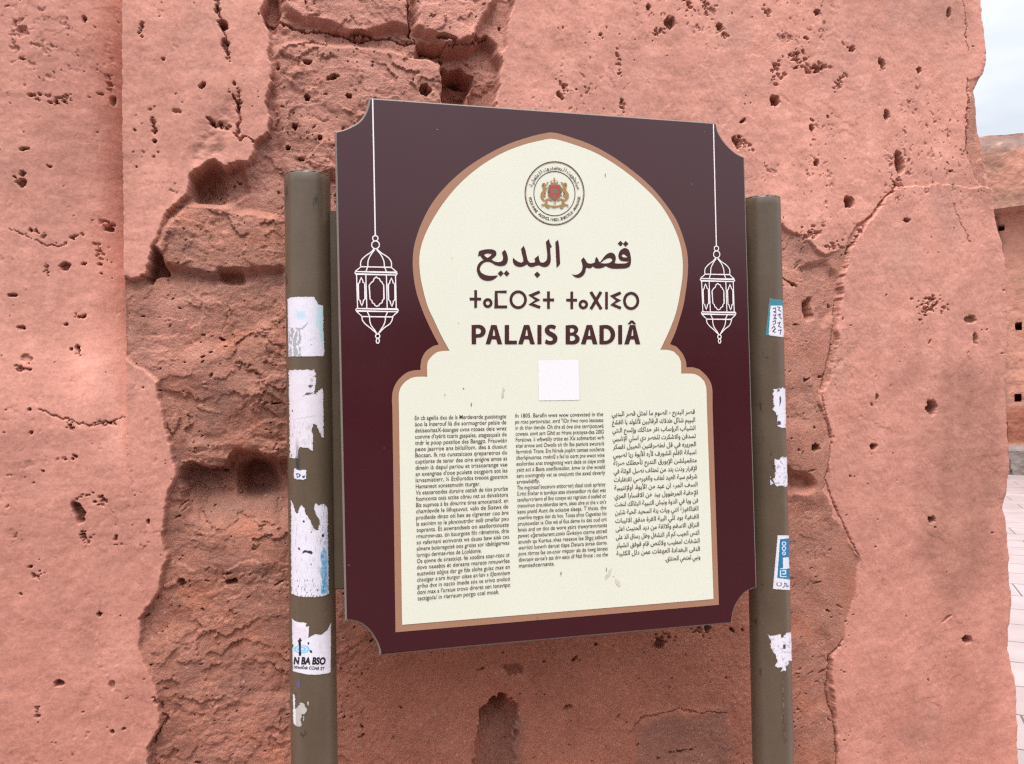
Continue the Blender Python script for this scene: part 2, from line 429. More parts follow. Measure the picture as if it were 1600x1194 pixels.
    for (px, py, rx, ry, d, an) in [
        (1046, 37, 10, 10, .010, .4), (1030, 50, 12, 7, .003, 0), (1212, 157, 9, 9, .016, 0), (1326, 317, 9, 10, .030, 0), (1405, 255, 7, 22, .022, .15),
        (1402, 285, 8, 12, .010, 0), (1130, 50, 7, 13, .010, .5), (1123, 42, 6, 6, .008, 0), (1330, 76, 14, 4, .010, -.2), (1245, 90, 20, 16, .005, .3),
        (1215, 110, 14, 20, .004, 0), (1278, 105, 14, 8, .006, 0), (1312, 130, 8, 18, .005, -.4), (1270, 108, 18, 9, .004, 0), (967, 105, 4, 24, .007, .1), (972, 165, 4, 16, .008, .1),
        (1160, 225, 16, 12, .004, -.7), (1150, 222, 5, 10, .008, .6), (1268, 200, 4, 6, .008, 0), (1377, 100, 5, 10, .010, .4), (1436, 110, 5, 5, .008, 0),
        (880, 135, 5, 14, .006, .6), (875, 150, 4, 8, .006, .6), (1013, 12, 4, 6, .006, 0), (1077, 10, 6, 20, .005, .3), (1100, 12, 6, 16, .005, .2),
        (1276, 20, 5, 5, .012, 0), (1200, 20, 5, 12, .006, .8), (1385, 180, 5, 9, .008, 0), (1483, 20, 4, 9, .008, 0), (1275, 255, 4, 6, .012, 0), (1265, 365, 20, 12, .006, 0),
        (1300, 385, 16, 6, .010, .3), (1415, 345, 6, 4, .008, 0), (1454, 480, 26, 16, .006, -.2), (1450, 470, 12, 8, .006, 0), (1512, 500, 10, 7, .006, 0), (1455, 637, 9, 13, .016, .2),
        (1365, 698, 6, 5, .012, 0), (1455, 812, 6, 6, .010, 0), (1512, 1000, 8, 7, .020, -.3), (1480, 967, 10, 3, .004, .5), (1370, 620, 3, 5, .006, 0), (1520, 530, 4, 10, .006, 0),
        (350, 40, 8, 10, .012, .1), (352, 70, 7, 9, .006, 0), (222, 42, 5, 14, .010, -.3), (240, 205, 6, 30, .007, .05), (356, 85, 3, 26, .008, .25), (372, 150, 5, 20, .010, .1),
        (340, 20, 5, 18, .006, .2), (318, 132, 4, 4, .008, 0), (255, 92, 3, 3, .006, 0), (315, 135, 5, 4, .006, 0), (340, 195, 16, 7, .006, -.4), (330, 190, 5, 16, .007, .5), (276, 173, 8, 4, .004, 0),
        (20, 277, 9, 7, .008, 0), (22, 262, 5, 5, .006, 0), (145, 335, 14, 8, .009, -.2), (150, 343, 8, 5, .008, 0), (45, 355, 20, 4, .005, -.5), (88, 410, 9, 7, .008, .5), (105, 360, 14, 4, .004, .5),
        (135, 385, 6, 18, .003, .1), (60, 415, 3, 12, .004, .2), (115, 490, 16, 4, .005, 0), (22, 510, 12, 4, .005, 0), (112, 545, 5, 12, .005, .2), (35, 560, 10, 8, .003, 0), (8, 458, 9, 3, .006, 0),
        (30, 575, 14, 8, .004, 0), (150, 100, 5, 22, .005, 0), (155, 130, 5, 9, .006, 0), (22, 35, 10, 10, .004, 0), (115, 5, 4, 6, .008, 0), (70, 140, 26, 12, .003, 0),
        (122, 800, 10, 20, .012, .25), (133, 840, 8, 14, .010, .2), (160, 780, 8, 12, .006, -.4), (130, 775, 14, 4, .004, .2), (180, 840, 3, 14, .004, .05), (57, 900, 12, 6, .010, .1),
        (92, 1068, 9, 6, .009, 0), (155, 960, 4, 4, .010, 0), (58, 1115, 4, 14, .003, 0), (175, 1070, 5, 8, .004, 0), (45, 640, 3, 3, .006, 0), (108, 665, 8, 12, .003, .4), (160, 660, 28, 3, .004, .05),
        (340, 735, 14, 6, .01, 0), (560, 915, 8, 4, .012, 0), (360, 913, 10, 5, .012, 0), (280, 915, 7, 9, .010, 0), (620, 985, 9, 10, .012, 0), (1095, 990, 16, 6, .010, -.4), (1110, 985, 5, 8, .010, 0),
        (1045, 1000, 16, 10, .010, 0), (1035, 1010, 10, 8, .012, 0), (890, 1110, 8, 4, .008, .2), (1060, 1180, 40, 3, .004, .2), (1205, 700, 5, 5, .01, 0), (1275, 700, 7, 7, .014, 0),
        (480, 150, 5, 5, .012, 0), (460, 195, 5, 6, .010, 0), (520, 120, 10, 5, .010, .4), (665, 140, 10, 9, .016, 0), (700, 60, 16, 4, .02, -.2), (560, 50, 20, 3, .02, .1), (545, 150, 5, 4, .010, 0),
        (450, 230, 4, 4, .01, 0), (500, 215, 4, 5, .01, 0), (480, 95, 8, 4, .012, 0)]:
        if max(rx, ry) > 10 and d <= 0.010:
            for _ in range(int(rx * ry / 9) + 5):          # a cluster of small losses rather than one scoop
                t_, u_ = rng.normal(0, .45), rng.normal(0, .45)
                s_ = 0.9 + 1.9 * rng.rand() ** 2
                pxstamp(px + (t_ * rx * math.cos(an) + u_ * ry * math.sin(an)), py + (-t_ * rx * math.sin(an) + u_ * ry * math.cos(an)), s_ * 1.7, s_, 0.004 + 0.006 * rng.rand(), rng.normal(-.2, .5), 0.4)
        else: pxstamp(px, py, rx, ry, d * 2.0, an, 0.3)

    # scattered small pits, clustered
    n_p = 5200
    qx, qy = rng.uniform(-60, 1600, n_p), rng.uniform(-80, 1270, n_p)
    cl = fbm(qx / 90, qy / 120, 3, 91)
    for k in range(n_p):
        px, py = qx[k], qy[k]
        if 540 < px < 1160 and 240 < py < 930: continue
        up_right = px > 760 and py < 560 and px < 1560
        if 1215 < px < 1335 and py > 470: dens = 1.8
        elif px > 1290 and py > 300: dens = 0.30
        elif up_right: dens = 0.55
        elif px < 420: dens = 0.40 if py > 330 else (1.3 if px < 185 else 0.55)
        else: dens = 0.75
        if rng.rand() > dens * (0.05 + 2.3 * max(0, cl[k] - 0.02)): continue
        s = 0.65 + 1.9 * rng.rand() ** 6.0
        el = 1 + 1.4 * rng.rand()
        if px < 185 and py < 330: el += 1.3
        ang = rng.normal(-0.25, 0.5) if rng.rand() < 0.6 else rng.uniform(0, 3.14)
        pxstamp(px, py, s * el * 1.15, s * 1.15, 0.006 + 0.004 * s, ang, 0.4)

    for k in range(2200):
        px, py = rng.uniform(190, 1330), rng.uniform(-20, 1210)
        if 540 < px < 1160 and 240 < py < 900: continue
        if rng.rand() > 0.25 + 1.2 * max(0, fbm(np.array(px / 70), np.array(py / 70), 2, 95)): continue
        j = np.searchsorted(SX[nr // 2], float(wall_pt(px, py)[0])); i = np.searchsorted(zs, float(wall_pt(px, py)[1]))
        if j >= ncol or i >= nr or rough[i, j] < 0.5 or rng.rand() < 0.75 * mud[i, j]: continue
        s_ = 0.75 + 1.3 * rng.rand() ** 4
        pxstamp(px, py, s_ * (1.5 + 3.5 * rng.rand()), s_, 0.004 + 0.010 * rng.rand(), rng.normal(0.45, 0.5), 0.5)
    def crack(pts, wpx, depth, jit=6):
        P = np.array(pts, float)
        xs_, zs_ = wall_pt(P[:, 0], P[:, 1])
        for (xa, za, xb, zb) in zip(xs_[:-1], zs_[:-1], xs_[1:], zs_[1:]):
            R = 0.03
            i0, i1 = np.searchsorted(zs, min(za, zb) - R), np.searchsorted(zs, max(za, zb) + R)
            row = SX[(i0 + i1) // 2]
            j0, j1 = np.searchsorted(row, min(xa, xb) - R), np.searchsorted(row, max(xa, xb) + R)
            if i1 <= i0 or j1 <= j0: continue
            gx = x[i0:i1, j0:j1] + 0.0016 * jit * (w1 + 1.2 * wj)[i0:i1, j0:j1]; gz = z[i0:i1, j0:j1] + 0.0016 * jit * (w2 + 1.2 * wk)[i0:i1, j0:j1]
            L2 = (xb - xa) ** 2 + (zb - za) ** 2
            t = np.clip(((gx - xa) * (xb - xa) + (gz - za) * (zb - za)) / L2, 0, 1)
            d = np.hypot(gx - xa - t * (xb - xa), gz - za - t * (zb - za))
            w = wpx * 0.0011 * (0.7 + 0.6 * fbm(gx * 30, gz * 30, 2, 55))
            h[i0:i1, j0:j1] = np.minimum(h[i0:i1, j0:j1], hs[i0:i1, j0:j1] - depth * sstep(1.0, 0.3, d / np.maximum(w, 1e-4)))
    hs = h.copy()
    crack([(640, -60), (637, 10), (641, 50), (650, 62)], 3, .03)
    crack([(410, 20), (440, 30), (480, 42), (520, 44), (560, 58), (600, 52), (640, 62), (690, 74), (730, 66), (760, 50)], 4, .022)
    crack([(692, 80), (697, 110), (694, 160)], 4, .05)
    crack([(365, 150), (374, 170), (376, 195), (369, 212)], 3, .014)
    crack([(356, 85), (352, 60), (345, 20), (338, -20)], 2.2, .010)
    crack([(0, 350), (30, 365), (60, 378), (95, 372)], 2, .006)
    crack([(60, 640), (120, 665), (160, 664), (190, 655)], 2.4, .007)
    crack([(366, 204), (371, 217), (382, 214), (400, 222)], 2.6, .012)
    crack([(1220, 428), (1235, 440), (1246, 448)], 4, .02)
    crack([(1322, 395), (1350, 350), (1385, 305), (1395, 298)], 5, .014)
    crack([(1395, 300), (1410, 262), (1405, 240)], 4, .010)
    crack([(1497, -40), (1510, 30), (1512, 80)], 2.2, .006)
    crack([(1512, 125), (1510, 180), (1514, 240)], 4, .018)
    crack([(1490, 320), (1500, 350), (1512, 380)], 2.2, .005)
    crack([(240, 1090), (255, 1130), (236, 1170)], 4, .012)
    crack([(985, 1150), (1010, 1126), (1060, 1112), (1140, 1116)], 2, .006)

    crack([(1309, 470), (1300, 540), (1285, 620), (1300, 690), (1290, 750), (1322, 830), (1340, 870)], 3, .010, 3)
    crack([(1316, 1000), (1297, 1026), (1292, 1076), (1302, 1126), (1307, 1200)], 3.4, .012, 3)
    # --- own colour of the materials and a painted darkening towards the foot
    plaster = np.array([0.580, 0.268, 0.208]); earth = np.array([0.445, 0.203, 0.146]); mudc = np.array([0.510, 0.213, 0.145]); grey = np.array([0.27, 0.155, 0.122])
    v = fbm(x * 1.7, z * 1.3, 4, 101)[..., None]; v2 = fbm(x * 14, z * 11, 4, 103)[..., None]; v3 = fbm(x * 60, z * 60, 3, 105)[..., None]
    drip = fbm(x * 16, z * 1.1, 3, 107)[..., None]
    cp = plaster * (1 + 0.26 * v + 0.13 * v2 + 0.07 * v3 + 0.20 * drip * sstep(-0.3, 0.4, fbm(x * 2.5, z * 2.5, 3, 108))[..., None])
    hz = fbm(x * 3.3 + 0.3 * w3, z * 2.6, 5, 115, 0.6)[..., None]
    cp = cp * (1 + sstep(0.05, 0.5, hz) * np.array([-0.13, -0.07, -0.06]) + sstep(-0.1, -0.5, hz) * np.array([0.06, 0.09, 0.10]))
    cp = cp * (1 + 0.10 * sstep(0.15, 0.5, v2) * np.array([0.2, 0.5, 0.6]))
    ce = earth * (1 + 0.26 * v + 0.22 * v2 + 0.18 * v3)
    ce = ce * (1 - 0.10 * cid[..., None] * np.array([0.3, 0.0, -0.2]))
    cm = mudc * (1 + 0.15 * v + 0.14 * v2 + 0.12 * v3)
    R_ = box_blur(rough, 1)[..., None]
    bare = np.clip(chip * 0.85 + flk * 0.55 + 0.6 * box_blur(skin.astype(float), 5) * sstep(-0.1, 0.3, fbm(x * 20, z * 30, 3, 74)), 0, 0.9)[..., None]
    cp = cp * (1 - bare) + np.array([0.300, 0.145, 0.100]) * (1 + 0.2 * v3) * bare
    hue = fbm(x * 6 + 0.4 * w3, z * 8, 4, 113, 0.6)[..., None]
    ce = ce * (1 + sstep(0.05, 0.45, hue) * np.array([-0.15, -0.09, -0.03]) + sstep(-0.05, -0.4, hue) * np.array([0.10, 0.0, -0.08]))
    pale = sstep(0.35, 0.7, fbm(x * 11, z * 9, 4, 111))[..., None] * (PY < 330)[..., None] * R_
    ce = ce * (1 - mud[..., None]) + cm * mud[..., None]
    top = np.maximum(sstep(430, 250, PY) * (PX > 200) * (PX < 800), 0.8 * wl_)[..., None]
    top = np.maximum(top, 0.55 * (wr * sstep(900, 500, PY))[..., None])
    ce = ce * (1 - 0.72 * top) + cp * np.array([0.90, 0.90, 0.90]) * 0.72 * top
    ledge = (box_blur((in_poly(wx, wy, [(440, -300), (640, -300), (640, 12), (637, 46), (560, 55), (478, 36), (445, 5)]) | in_poly(wx, wy, [(650, -300), (790, -300), (775, 0), (742, 55), (705, 64), (648, 44)])).astype(float), 2))[..., None]
    ce = ce * (1 - 0.8 * ledge) + cp * 0.8 * ledge
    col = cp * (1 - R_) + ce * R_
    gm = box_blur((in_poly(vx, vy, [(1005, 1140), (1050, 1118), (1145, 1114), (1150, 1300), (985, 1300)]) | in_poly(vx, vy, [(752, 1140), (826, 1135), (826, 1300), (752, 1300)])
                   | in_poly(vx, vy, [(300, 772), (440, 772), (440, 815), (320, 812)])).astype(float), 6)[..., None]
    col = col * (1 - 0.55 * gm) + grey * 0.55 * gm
    damp = box_blur(in_poly(vx, vy, [(1475, 560), (1520, 570), (1560, 640), (1566, 760), (1540, 900), (1480, 960), (1440, 860), (1470, 700)]).astype(float), 24)[..., None]
    col = col * (1 - damp * np.array([0.25, 0.24, 0.26]))
    damp3 = box_blur(in_poly(vx, vy, [(1380, 1090), (1470, 1020), (1560, 1050), (1580, 1300), (1360, 1300)]).astype(float), 20)[..., None]
    col = col * (1 - damp3 * np.array([0.20, 0.22, 0.23]) * (0.7 + 0.9 * drip))
    damp2 = box_blur(in_poly(vx, vy, [(195, 440), (240, 450), (236, 560), (200, 560)]).astype(float), 8)[..., None]
    col = col * (1 - damp2 * np.array([0.25, 0.26, 0.26]))
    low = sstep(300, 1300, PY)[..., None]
    col = col * (1 - low * np.array([0.13, 0.20, 0.22]))  # stands in for the light's vertical gradient: darker, redder towards the bottom
    # tiny pale grains of lime showing in the earth
    gr = (worley(x * 34, z * 34, 6)[0] < 0.085)[..., None] & (fbm(x * 8, z * 8, 2, 120)[..., None] > 0.15)
    col = np.where(gr & (R_ > 0.5), np.array([0.46, 0.29, 0.22]), col)
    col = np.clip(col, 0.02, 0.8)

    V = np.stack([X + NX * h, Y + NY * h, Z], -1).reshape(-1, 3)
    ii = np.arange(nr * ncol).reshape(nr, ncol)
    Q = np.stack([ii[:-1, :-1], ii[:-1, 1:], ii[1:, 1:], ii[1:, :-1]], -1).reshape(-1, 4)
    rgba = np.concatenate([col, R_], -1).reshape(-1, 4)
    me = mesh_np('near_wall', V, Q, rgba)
    m = bpy.data.materials.new('weathered_earth_plaster'); m.use_nodes = True
    n, l = m.node_tree.nodes, m.node_tree.links
    b = n['Principled BSDF']; b.inputs['Roughness'].default_value = 0.92; b.inputs['Specular IOR Level'].default_value = 0.15
    at = n.new('ShaderNodeAttribute'); at.attribute_name = 'tint'
    t = n.new('ShaderNodeTexCoord')
    z1 = n.new('ShaderNodeTexNoise'); z1.inputs['Scale'].default_value = 160; z1.inputs['Detail'].default_value = 5; z1.inputs['Roughness'].default_value = 0.65
    l.new(t.outputs['Object'], z1.inputs['Vector'])
    mr = n.new('ShaderNodeMapRange'); mr.inputs[1].default_value = 0.3; mr.inputs[2].default_value = 0.7; mr.inputs[3].default_value = 0.86; mr.inputs[4].default_value = 1.14
    l.new(z1.outputs['Fac'], mr.inputs[0])
    mu = n.new('ShaderNodeMix'); mu.data_type = 'RGBA'; mu.blend_type = 'MULTIPLY'; mu.inputs[0].default_value = 1
    l.new(at.outputs['Color'], mu.inputs[6]); l.new(mr.outputs[0], mu.inputs[7]); l.new(mu.outputs[2], b.inputs['Base Color'])
    z2 = n.new('ShaderNodeTexNoise'); z2.inputs['Scale'].default_value = 230; z2.inputs['Detail'].default_value = 6; z2.inputs['Roughness'].default_value = 0.7
    l.new(t.outputs['Object'], z2.inputs['Vector'])
    ds = n.new('ShaderNodeMapRange'); ds.inputs[3].default_value = 0.0007; ds.inputs[4].default_value = 0.0042
    l.new(at.outputs['Alpha'], ds.inputs[0])
    bp = n.new('ShaderNodeBump'); bp.inputs['Strength'].default_value = 0.9
    l.new(ds.outputs[0], bp.inputs['Distance']); l.new(z2.outputs['Fac'], bp.inputs['Height']); l.new(bp.outputs['Normal'], b.inputs['Normal'])
    o = link('earth_wall', me, m)
    tag(o, 'crumbling pink plastered earth wall close behind the maroon sign, with bare patches and holes', 'wall', kind='thing')
    return o

build_wall()

# ------------------------------------------------------------------ pavement and the far rampart
def build_ground():
    g = bpy.data.meshes.new('ground')
    g.from_pydata([(-400, -400, -0.004), (400, -400, -0.004), (400, 400, -0.004), (-400, 400, -0.004)], [], [(0, 1, 2, 3)])
    tag(link('ground', g, material('dark_unseen_ground', (0.060, 0.038, 0.030), 0.9, noise=0.3, nscale=1.2, bump=0.006, bscale=30)), kind='structure')  # unseen ground, made dark to dim the board's reflection and cut bounce
    me = bpy.data.meshes.new('pavement')
    me.from_pydata([(-30, -0.9, 0), (60, -0.9, 0), (60, 60, 0), (-30, 60, 0)], [], [(0, 1, 2, 3)])
    m = bpy.data.materials.new('pale_pink_paving'); m.use_nodes = True
    n, l = m.node_tree.nodes, m.node_tree.links
    b = n['Principled BSDF']; b.inputs['Roughness'].default_value = 0.75
    t = n.new('ShaderNodeTexCoord')
    mpn = n.new('ShaderNodeMapping'); mpn.inputs['Rotation'].default_value = (0, 0, math.radians(38))
    br = n.new('ShaderNodeTexBrick'); br.inputs['Scale'].default_value = 1.0
    br.inputs['Color1'].default_value = (0.335, 0.265, 0.256, 1); br.inputs['Color2'].default_value = (0.305, 0.236, 0.228, 1); br.inputs['Mortar'].default_value = (0.12, 0.08, 0.075, 1)
    br.inputs['Brick Width'].default_value = 0.8; br.inputs['Row Height'].default_value = 0.4; br.inputs['Mortar Size'].default_value = 0.006
    z = n.new('ShaderNodeTexNoise'); z.inputs['Scale'].default_value = 3; z.inputs['Detail'].default_value = 8
    mr = n.new('ShaderNodeMapRange'); mr.inputs[1].default_value = .3; mr.inputs[2].default_value = .7; mr.inputs[3].default_value = .88; mr.inputs[4].default_value = 1.1
    mu = n.new('ShaderNodeMix'); mu.data_type = 'RGBA'; mu.blend_type = 'MULTIPLY'; mu.inputs[0].default_value = 1
    l.new(t.outputs['Object'], mpn.inputs['Vector']); l.new(mpn.outputs['Vector'], br.inputs['Vector']); l.new(t.outputs['Object'], z.inputs['Vector'])
    l.new(z.outputs['Fac'], mr.inputs[0]); l.new(br.outputs['Color'], mu.inputs[6]); l.new(mr.outputs[0], mu.inputs[7]); l.new(mu.outputs[2], b.inputs['Base Color'])
    o = link('pavement', me, m); tag(o, kind='structure')
build_ground()

def build_rampart():
    B = on_ground(1588.0, 741.0)
    d = B - CAM; d[2] = 0; dist = np.linalg.norm(d); d /= dist
    side = np.array([d[1], -d[0], 0.0])                         # to the right seen from the camera
    kpx = np.dot(B - CAM, fw) / F_PX                            # metres per photo pixel at that distance
    top_h = (741 - 203) * kpx
    us = np.unique(np.concatenate([np.arange(-7, 9, 0.06), np.arange(-1.0, 1.2, 0.022)])); zs = np.arange(0, top_h + 0.03, 0.03)
    zs = np.unique(np.concatenate([zs, [(741 - 328) * kpx, (741 - 327) * kpx]]))
    U, Zz = np.meshgrid(us, zs)
    zpx = 741 - Zz / kpx                                         # heights of the bands as measured on the photograph
    crest = top_h - 0.02 - 0.09 * np.clip(U + 0.45, -1.6, 1.6) ** 2 + 0.05 * fbm(U * 2.3, U * 0, 3, 201)
    Zc = np.minimum(Zz, np.maximum(crest, 0.2))
    n1 = fbm(U * 0.9, Zz * 0.9, 4, 203); n2 = fbm(U * 5, Zz * 5, 4, 205)
    out = 0.04 * n1 + 0.025 * n2
    out = out + 0.42 * (zpx < 327.6)                             # upper part juts out as a band
    out = out - 0.35 * sstep(0.5, 0.0, (crest - Zc)) ** 2        # rounded top
    out = out + 0.18 * sstep(690, 702, zpx)                      # footing
    hole_z = [351, 391, 441, 575, 508, 620]; hole_u = [1582, 1575, 1573, 1571, 1596, 1592]
    for hz, hu in zip(hole_z, hole_u):
        uu = (hu - 1588) * kpx * 1.25; zz = (741 - hz) * kpx
        for rep in (-2.9, 0, 2.7, 5.4):
            out = out - 0.5 * ((np.abs(U - uu - rep) < 0.045) & (np.abs(Zz - zz) < 0.055))
    out = np.where((U < (1577 - 1588) * kpx + 0.10 * n1) & (zpx > 328) & (U > -1.4), out - 0.10, out)
    P = B[None, None, :] + U[..., None] * side - out[..., None] * d
    P[..., 2] = Zc - 0.02
    pink = np.array([0.46, 0.210, 0.150]); brown = np.array([0.34, 0.170, 0.118]); dark = np.array([0.16, 0.095, 0.078]); red = np.array([0.27, 0.095, 0.055]); gry = np.array([0.20, 0.16, 0.145])
    nn = n1 + 0.6 * n2
    c = np.broadcast_to(pink, U.shape + (3,)).copy() * (1 + 0.25 * nn[..., None])
    def mixin(mask, colr):
        nonlocal c
        c = c * (1 - mask[..., None]) + np.array(colr) * (1 + 0.3 * n2[..., None]) * mask[..., None]
    run = 16 * np.sin(U * 6 + 2 * n1) + 26 * n2
    dcr = (crest - Zc) / kpx
    mixin(sstep(74, 34, dcr + run), brown); mixin(sstep(40, 22, dcr + 18 * n2) * 0.9, dark); mixin((sstep(0.25, 0.45, n2) * (dcr > 8) * (dcr < 34)) * 0.6, pink)
    mixin(sstep(5, 2, dcr) * 0.6, pink)
    mixin(sstep(292, 306, zpx + 20 * n2) * (zpx < 327.6), brown)
    mixin((sstep((1580 - 1588) * kpx + 0.05, (1576 - 1588) * kpx, U + 0.08 * n2) * (zpx > 327) * (zpx < 632) * (U > -1.4)) * 0.9, brown * 0.85)
    mixin(sstep(0.15, 0.5, n1 + 0.3 * n2) * (zpx > 328) * (zpx < 640) * 0.5, brown)
    mixin(sstep(625, 642, zpx + 14 * n2), red); mixin(sstep(690, 698, zpx + 6 * n2), gry)
    # front sheet + back + top cap make a solid wall 1.6 m thick
    nr, nc = U.shape
    back = P.copy(); back += d * 1.6
    Pall = np.concatenate([P.reshape(-1, 3), back.reshape(-1, 3)]); N = nr * nc
    ii = np.arange(N).reshape(nr, nc)
    Qf = np.stack([ii[:-1, :-1], ii[:-1, 1:], ii[1:, 1:], ii[1:, :-1]], -1).reshape(-1, 4)
    Qb = Qf[:, ::-1] + N
    t0 = ii[-1]; Qt = np.stack([t0[:-1], t0[1:], t0[1:] + N, t0[:-1] + N], -1)
    e0, e1 = ii[:, 0], ii[:, -1]
    Qs = np.concatenate([np.stack([e0[1:] + N, e0[:-1] + N, e0[:-1], e0[1:]], -1), np.stack([e1[:-1] + N, e1[1:] + N, e1[1:], e1[:-1]], -1)])
    cc = np.clip(np.concatenate([c.reshape(-1, 3)] * 2), 0.02, 0.8)
    me = mesh_np('rampart', Pall, np.concatenate([Qf, Qb, Qt, Qs]), cc, smooth=False)
    o = link('rampart_wall', me, material('old_rampart', (1, 1, 1), 0.9, attr=True, noise=0.18, nscale=9, bump=0.02, bscale=14))
    tag(o, 'tall distant pink rampart with dark weathered crest, jutting band and brown foot, beyond the paving', 'wall', kind='thing')
build_rampart()

def build_rear_wall():
    # unseen low wall, added to give the lower board a dark reflection
    us = np.arange(-26, 26.1, 0.25); zs = np.arange(0, 5.01, 0.25)
    U, Z_ = np.meshgrid(us, zs)
    n1 = fbm(U * 0.4, Z_ * 0.5, 4, 401)
    notch = (np.abs((U + 100) % 1.6 - 0.8) < 0.4) & (Z_ > 4.6)
    crest = np.where(notch, 4.62, Z_)
    Yf = -17.0 + 0.10 * n1
    P = np.stack([U, Yf, crest - 0.02], -1)
    back = P.copy(); back[..., 1] = -18.2
    N = U.size; ii = np.arange(N).reshape(U.shape)
    Qf = np.stack([ii[:-1, :-1], ii[1:, :-1], ii[1:, 1:], ii[:-1, 1:]], -1).reshape(-1, 4)
    t0 = ii[-1]; Qt = np.stack([t0[:-1], t0[:-1] + N, t0[1:] + N, t0[1:]], -1)
    c = np.array([0.15, 0.070, 0.052]) * (1 + 0.25 * n1[..., None])
    me = mesh_np('court', np.concatenate([P.reshape(-1, 3), back.reshape(-1, 3)]), np.concatenate([Qf, Qf[:, ::-1] + N, Qt]), np.concatenate([c.reshape(-1, 3)] * 2), smooth=False)
    o = link('added_rear_wall', me, material('rear_wall_earth', (1, 1, 1), 0.9, attr=True, noise=0.15, nscale=5))
    tag(o, 'long battlemented earth wall added out of view as a dark reflection for the maroon sign', 'wall', kind='thing')
build_rear_wall()

# ------------------------------------------------------------------ the sign: materials
M_metal = material('olive_brown_paint', (0.114, 0.080, 0.053), 0.32, spec=0.5, noise=0.12, nscale=14, bump=0.00025, bscale=60)
def weather(m, dark=(0.035, 0.028, 0.02), pale=(0.22, 0.19, 0.15)):
    n, l = m.node_tree.nodes, m.node_tree.links
    b = n['Principled BSDF']; base = b.inputs['Base Color'].links[0].from_socket
    t = n.new('ShaderNodeTexCoord')
    def layer(scale, stretch, lo, hi, colr, amt, base, detail=6):
        mp_ = n.new('ShaderNodeMapping'); mp_.inputs['Scale'].default_value = stretch
        z = n.new('ShaderNodeTexNoise'); z.inputs['Scale'].default_value = scale; z.inputs['Detail'].default_value = detail; z.inputs['Roughness'].default_value = 0.6
        r = n.new('ShaderNodeMapRange'); r.inputs[1].default_value = lo; r.inputs[2].default_value = hi; r.inputs[4].default_value = amt
        x = n.new('ShaderNodeMix'); x.data_type = 'RGBA'; x.inputs[7].default_value = (*colr, 1)
        l.new(t.outputs['Object'], mp_.inputs['Vector']); l.new(mp_.outputs['Vector'], z.inputs['Vector']); l.new(z.outputs['Fac'], r.inputs[0])
        l.new(r.outputs[0], x.inputs[0]); l.new(base, x.inputs[6]); return x.outputs[2]
    base = layer(26, (1, 1, 0.07), 0.50, 0.72, (0.085, 0.060, 0.040), 0.65, base)       # rain-washed dirt runs
    base = layer(40, (1, 1, 0.5), 0.66, 0.70, dark, 0.8, base)                          # chips and scuffs
    base = layer(90, (1.6, 1.6, 0.25), 0.70, 0.74, pale, 0.5, base, 3)                  # fine scratches
    l.new(base, b.inputs['Base Color'])
weather(M_metal)
M_trim = material('grey_brown_edge', (0.20, 0.165, 0.14), 0.40, spec=0.5, noise=0.10, nscale=18)
M_maroon = material('maroon_print', (0.046, 0.0060, 0.0100), 0.20, spec=0.66, noise=0.05, nscale=6)
M_tan = material('tan_print', (0.36, 0.185, 0.115), 0.38, spec=0.45, noise=0.03, nscale=8)
M_cream = material('cream_print', (0.72, 0.715, 0.60), 0.42, spec=0.4, noise=0.02, nscale=5)
M_ink = material('maroon_ink', (0.052, 0.0125, 0.014), 0.45, spec=0.35)
M_text = material('brown_ink', (0.070, 0.038, 0.033), 0.5, spec=0.3)
M_line = material('white_line_print', (0.82, 0.76, 0.77), 0.45, spec=0.4)
M_white = material('blank_label', (0.80, 0.78, 0.80), 0.5, spec=0.4)
M_gold = material('gold_print', (0.36, 0.195, 0.07), 0.45); M_red = material('red_print', (0.42, 0.05, 0.055), 0.45); M_green = material('green_print', (0.16, 0.16, 0.07), 0.45)
M_stain = material('dust_stain', (0.60, 0.545, 0.43), 0.8, spec=0.2, noise=0.2, nscale=60)
M_speck = material('dark_speck', (0.16, 0.12, 0.09), 0.8, spec=0.2)
M_stick = material('sticker_paper', (1, 1, 1), 0.55, spec=0.35, attr=True, noise=0.03, nscale=80)
M_black = material('black_ink', (0.016, 0.014, 0.016), 0.5)

sign = bpy.data.objects.new('information_sign', None)
COL.objects.link(sign)
sign.location = (0, 0, 0)
tag(sign, 'maroon information board with cream arch and PALAIS BADIÂ title on two olive posts', 'sign')

def sp(pts, y):                                   # photo pixels -> points of the sign plane at depth y
    P = np.array(pts, float)
    W = on_plane_y(P[:, 0], P[:, 1], 0.0)
    W[:, 1] = y
    return W

def catmull(pts, closed=True, n=5, corner_deg=48):
    P = [np.array(p, float) for p in pts]; N = len(P); out = []
    def corner(i):
        if not closed and (i == 0 or i == N - 1): return True
        a = P[i] - P[(i - 1) % N]; b = P[(i + 1) % N] - P[i]
        ca = np.dot(a, b) / (np.linalg.norm(a) * np.linalg.norm(b) + 1e-9)
        return math.degrees(math.acos(max(-1, min(1, ca)))) > corner_deg
    cor = [corner(i) for i in range(N)]
    for i in range(N if closed else N - 1):
        j = (i + 1) % N
        L = np.linalg.norm(P[j] - P[i])
        t0 = (P[j] - P[i]) if cor[i] else (P[j] - P[(i - 1) % N]) / 2
        t1 = (P[j] - P[i]) if cor[j] else (P[(j + 1) % N] - P[i]) / 2
        for t in (t0, t1):
            m = np.linalg.norm(t)
            if m > 1.3 * L: t *= 1.3 * L / m
        for k in range(n):
            s = k / n
            out.append(P[i] * (2 * s**3 - 3 * s**2 + 1) + t0 * (s**3 - 2 * s**2 + s) + P[j] * (-2 * s**3 + 3 * s**2) + t1 * (s**3 - s**2))
    if not closed: out.append(P[-1])
    return [tuple(p) for p in out]

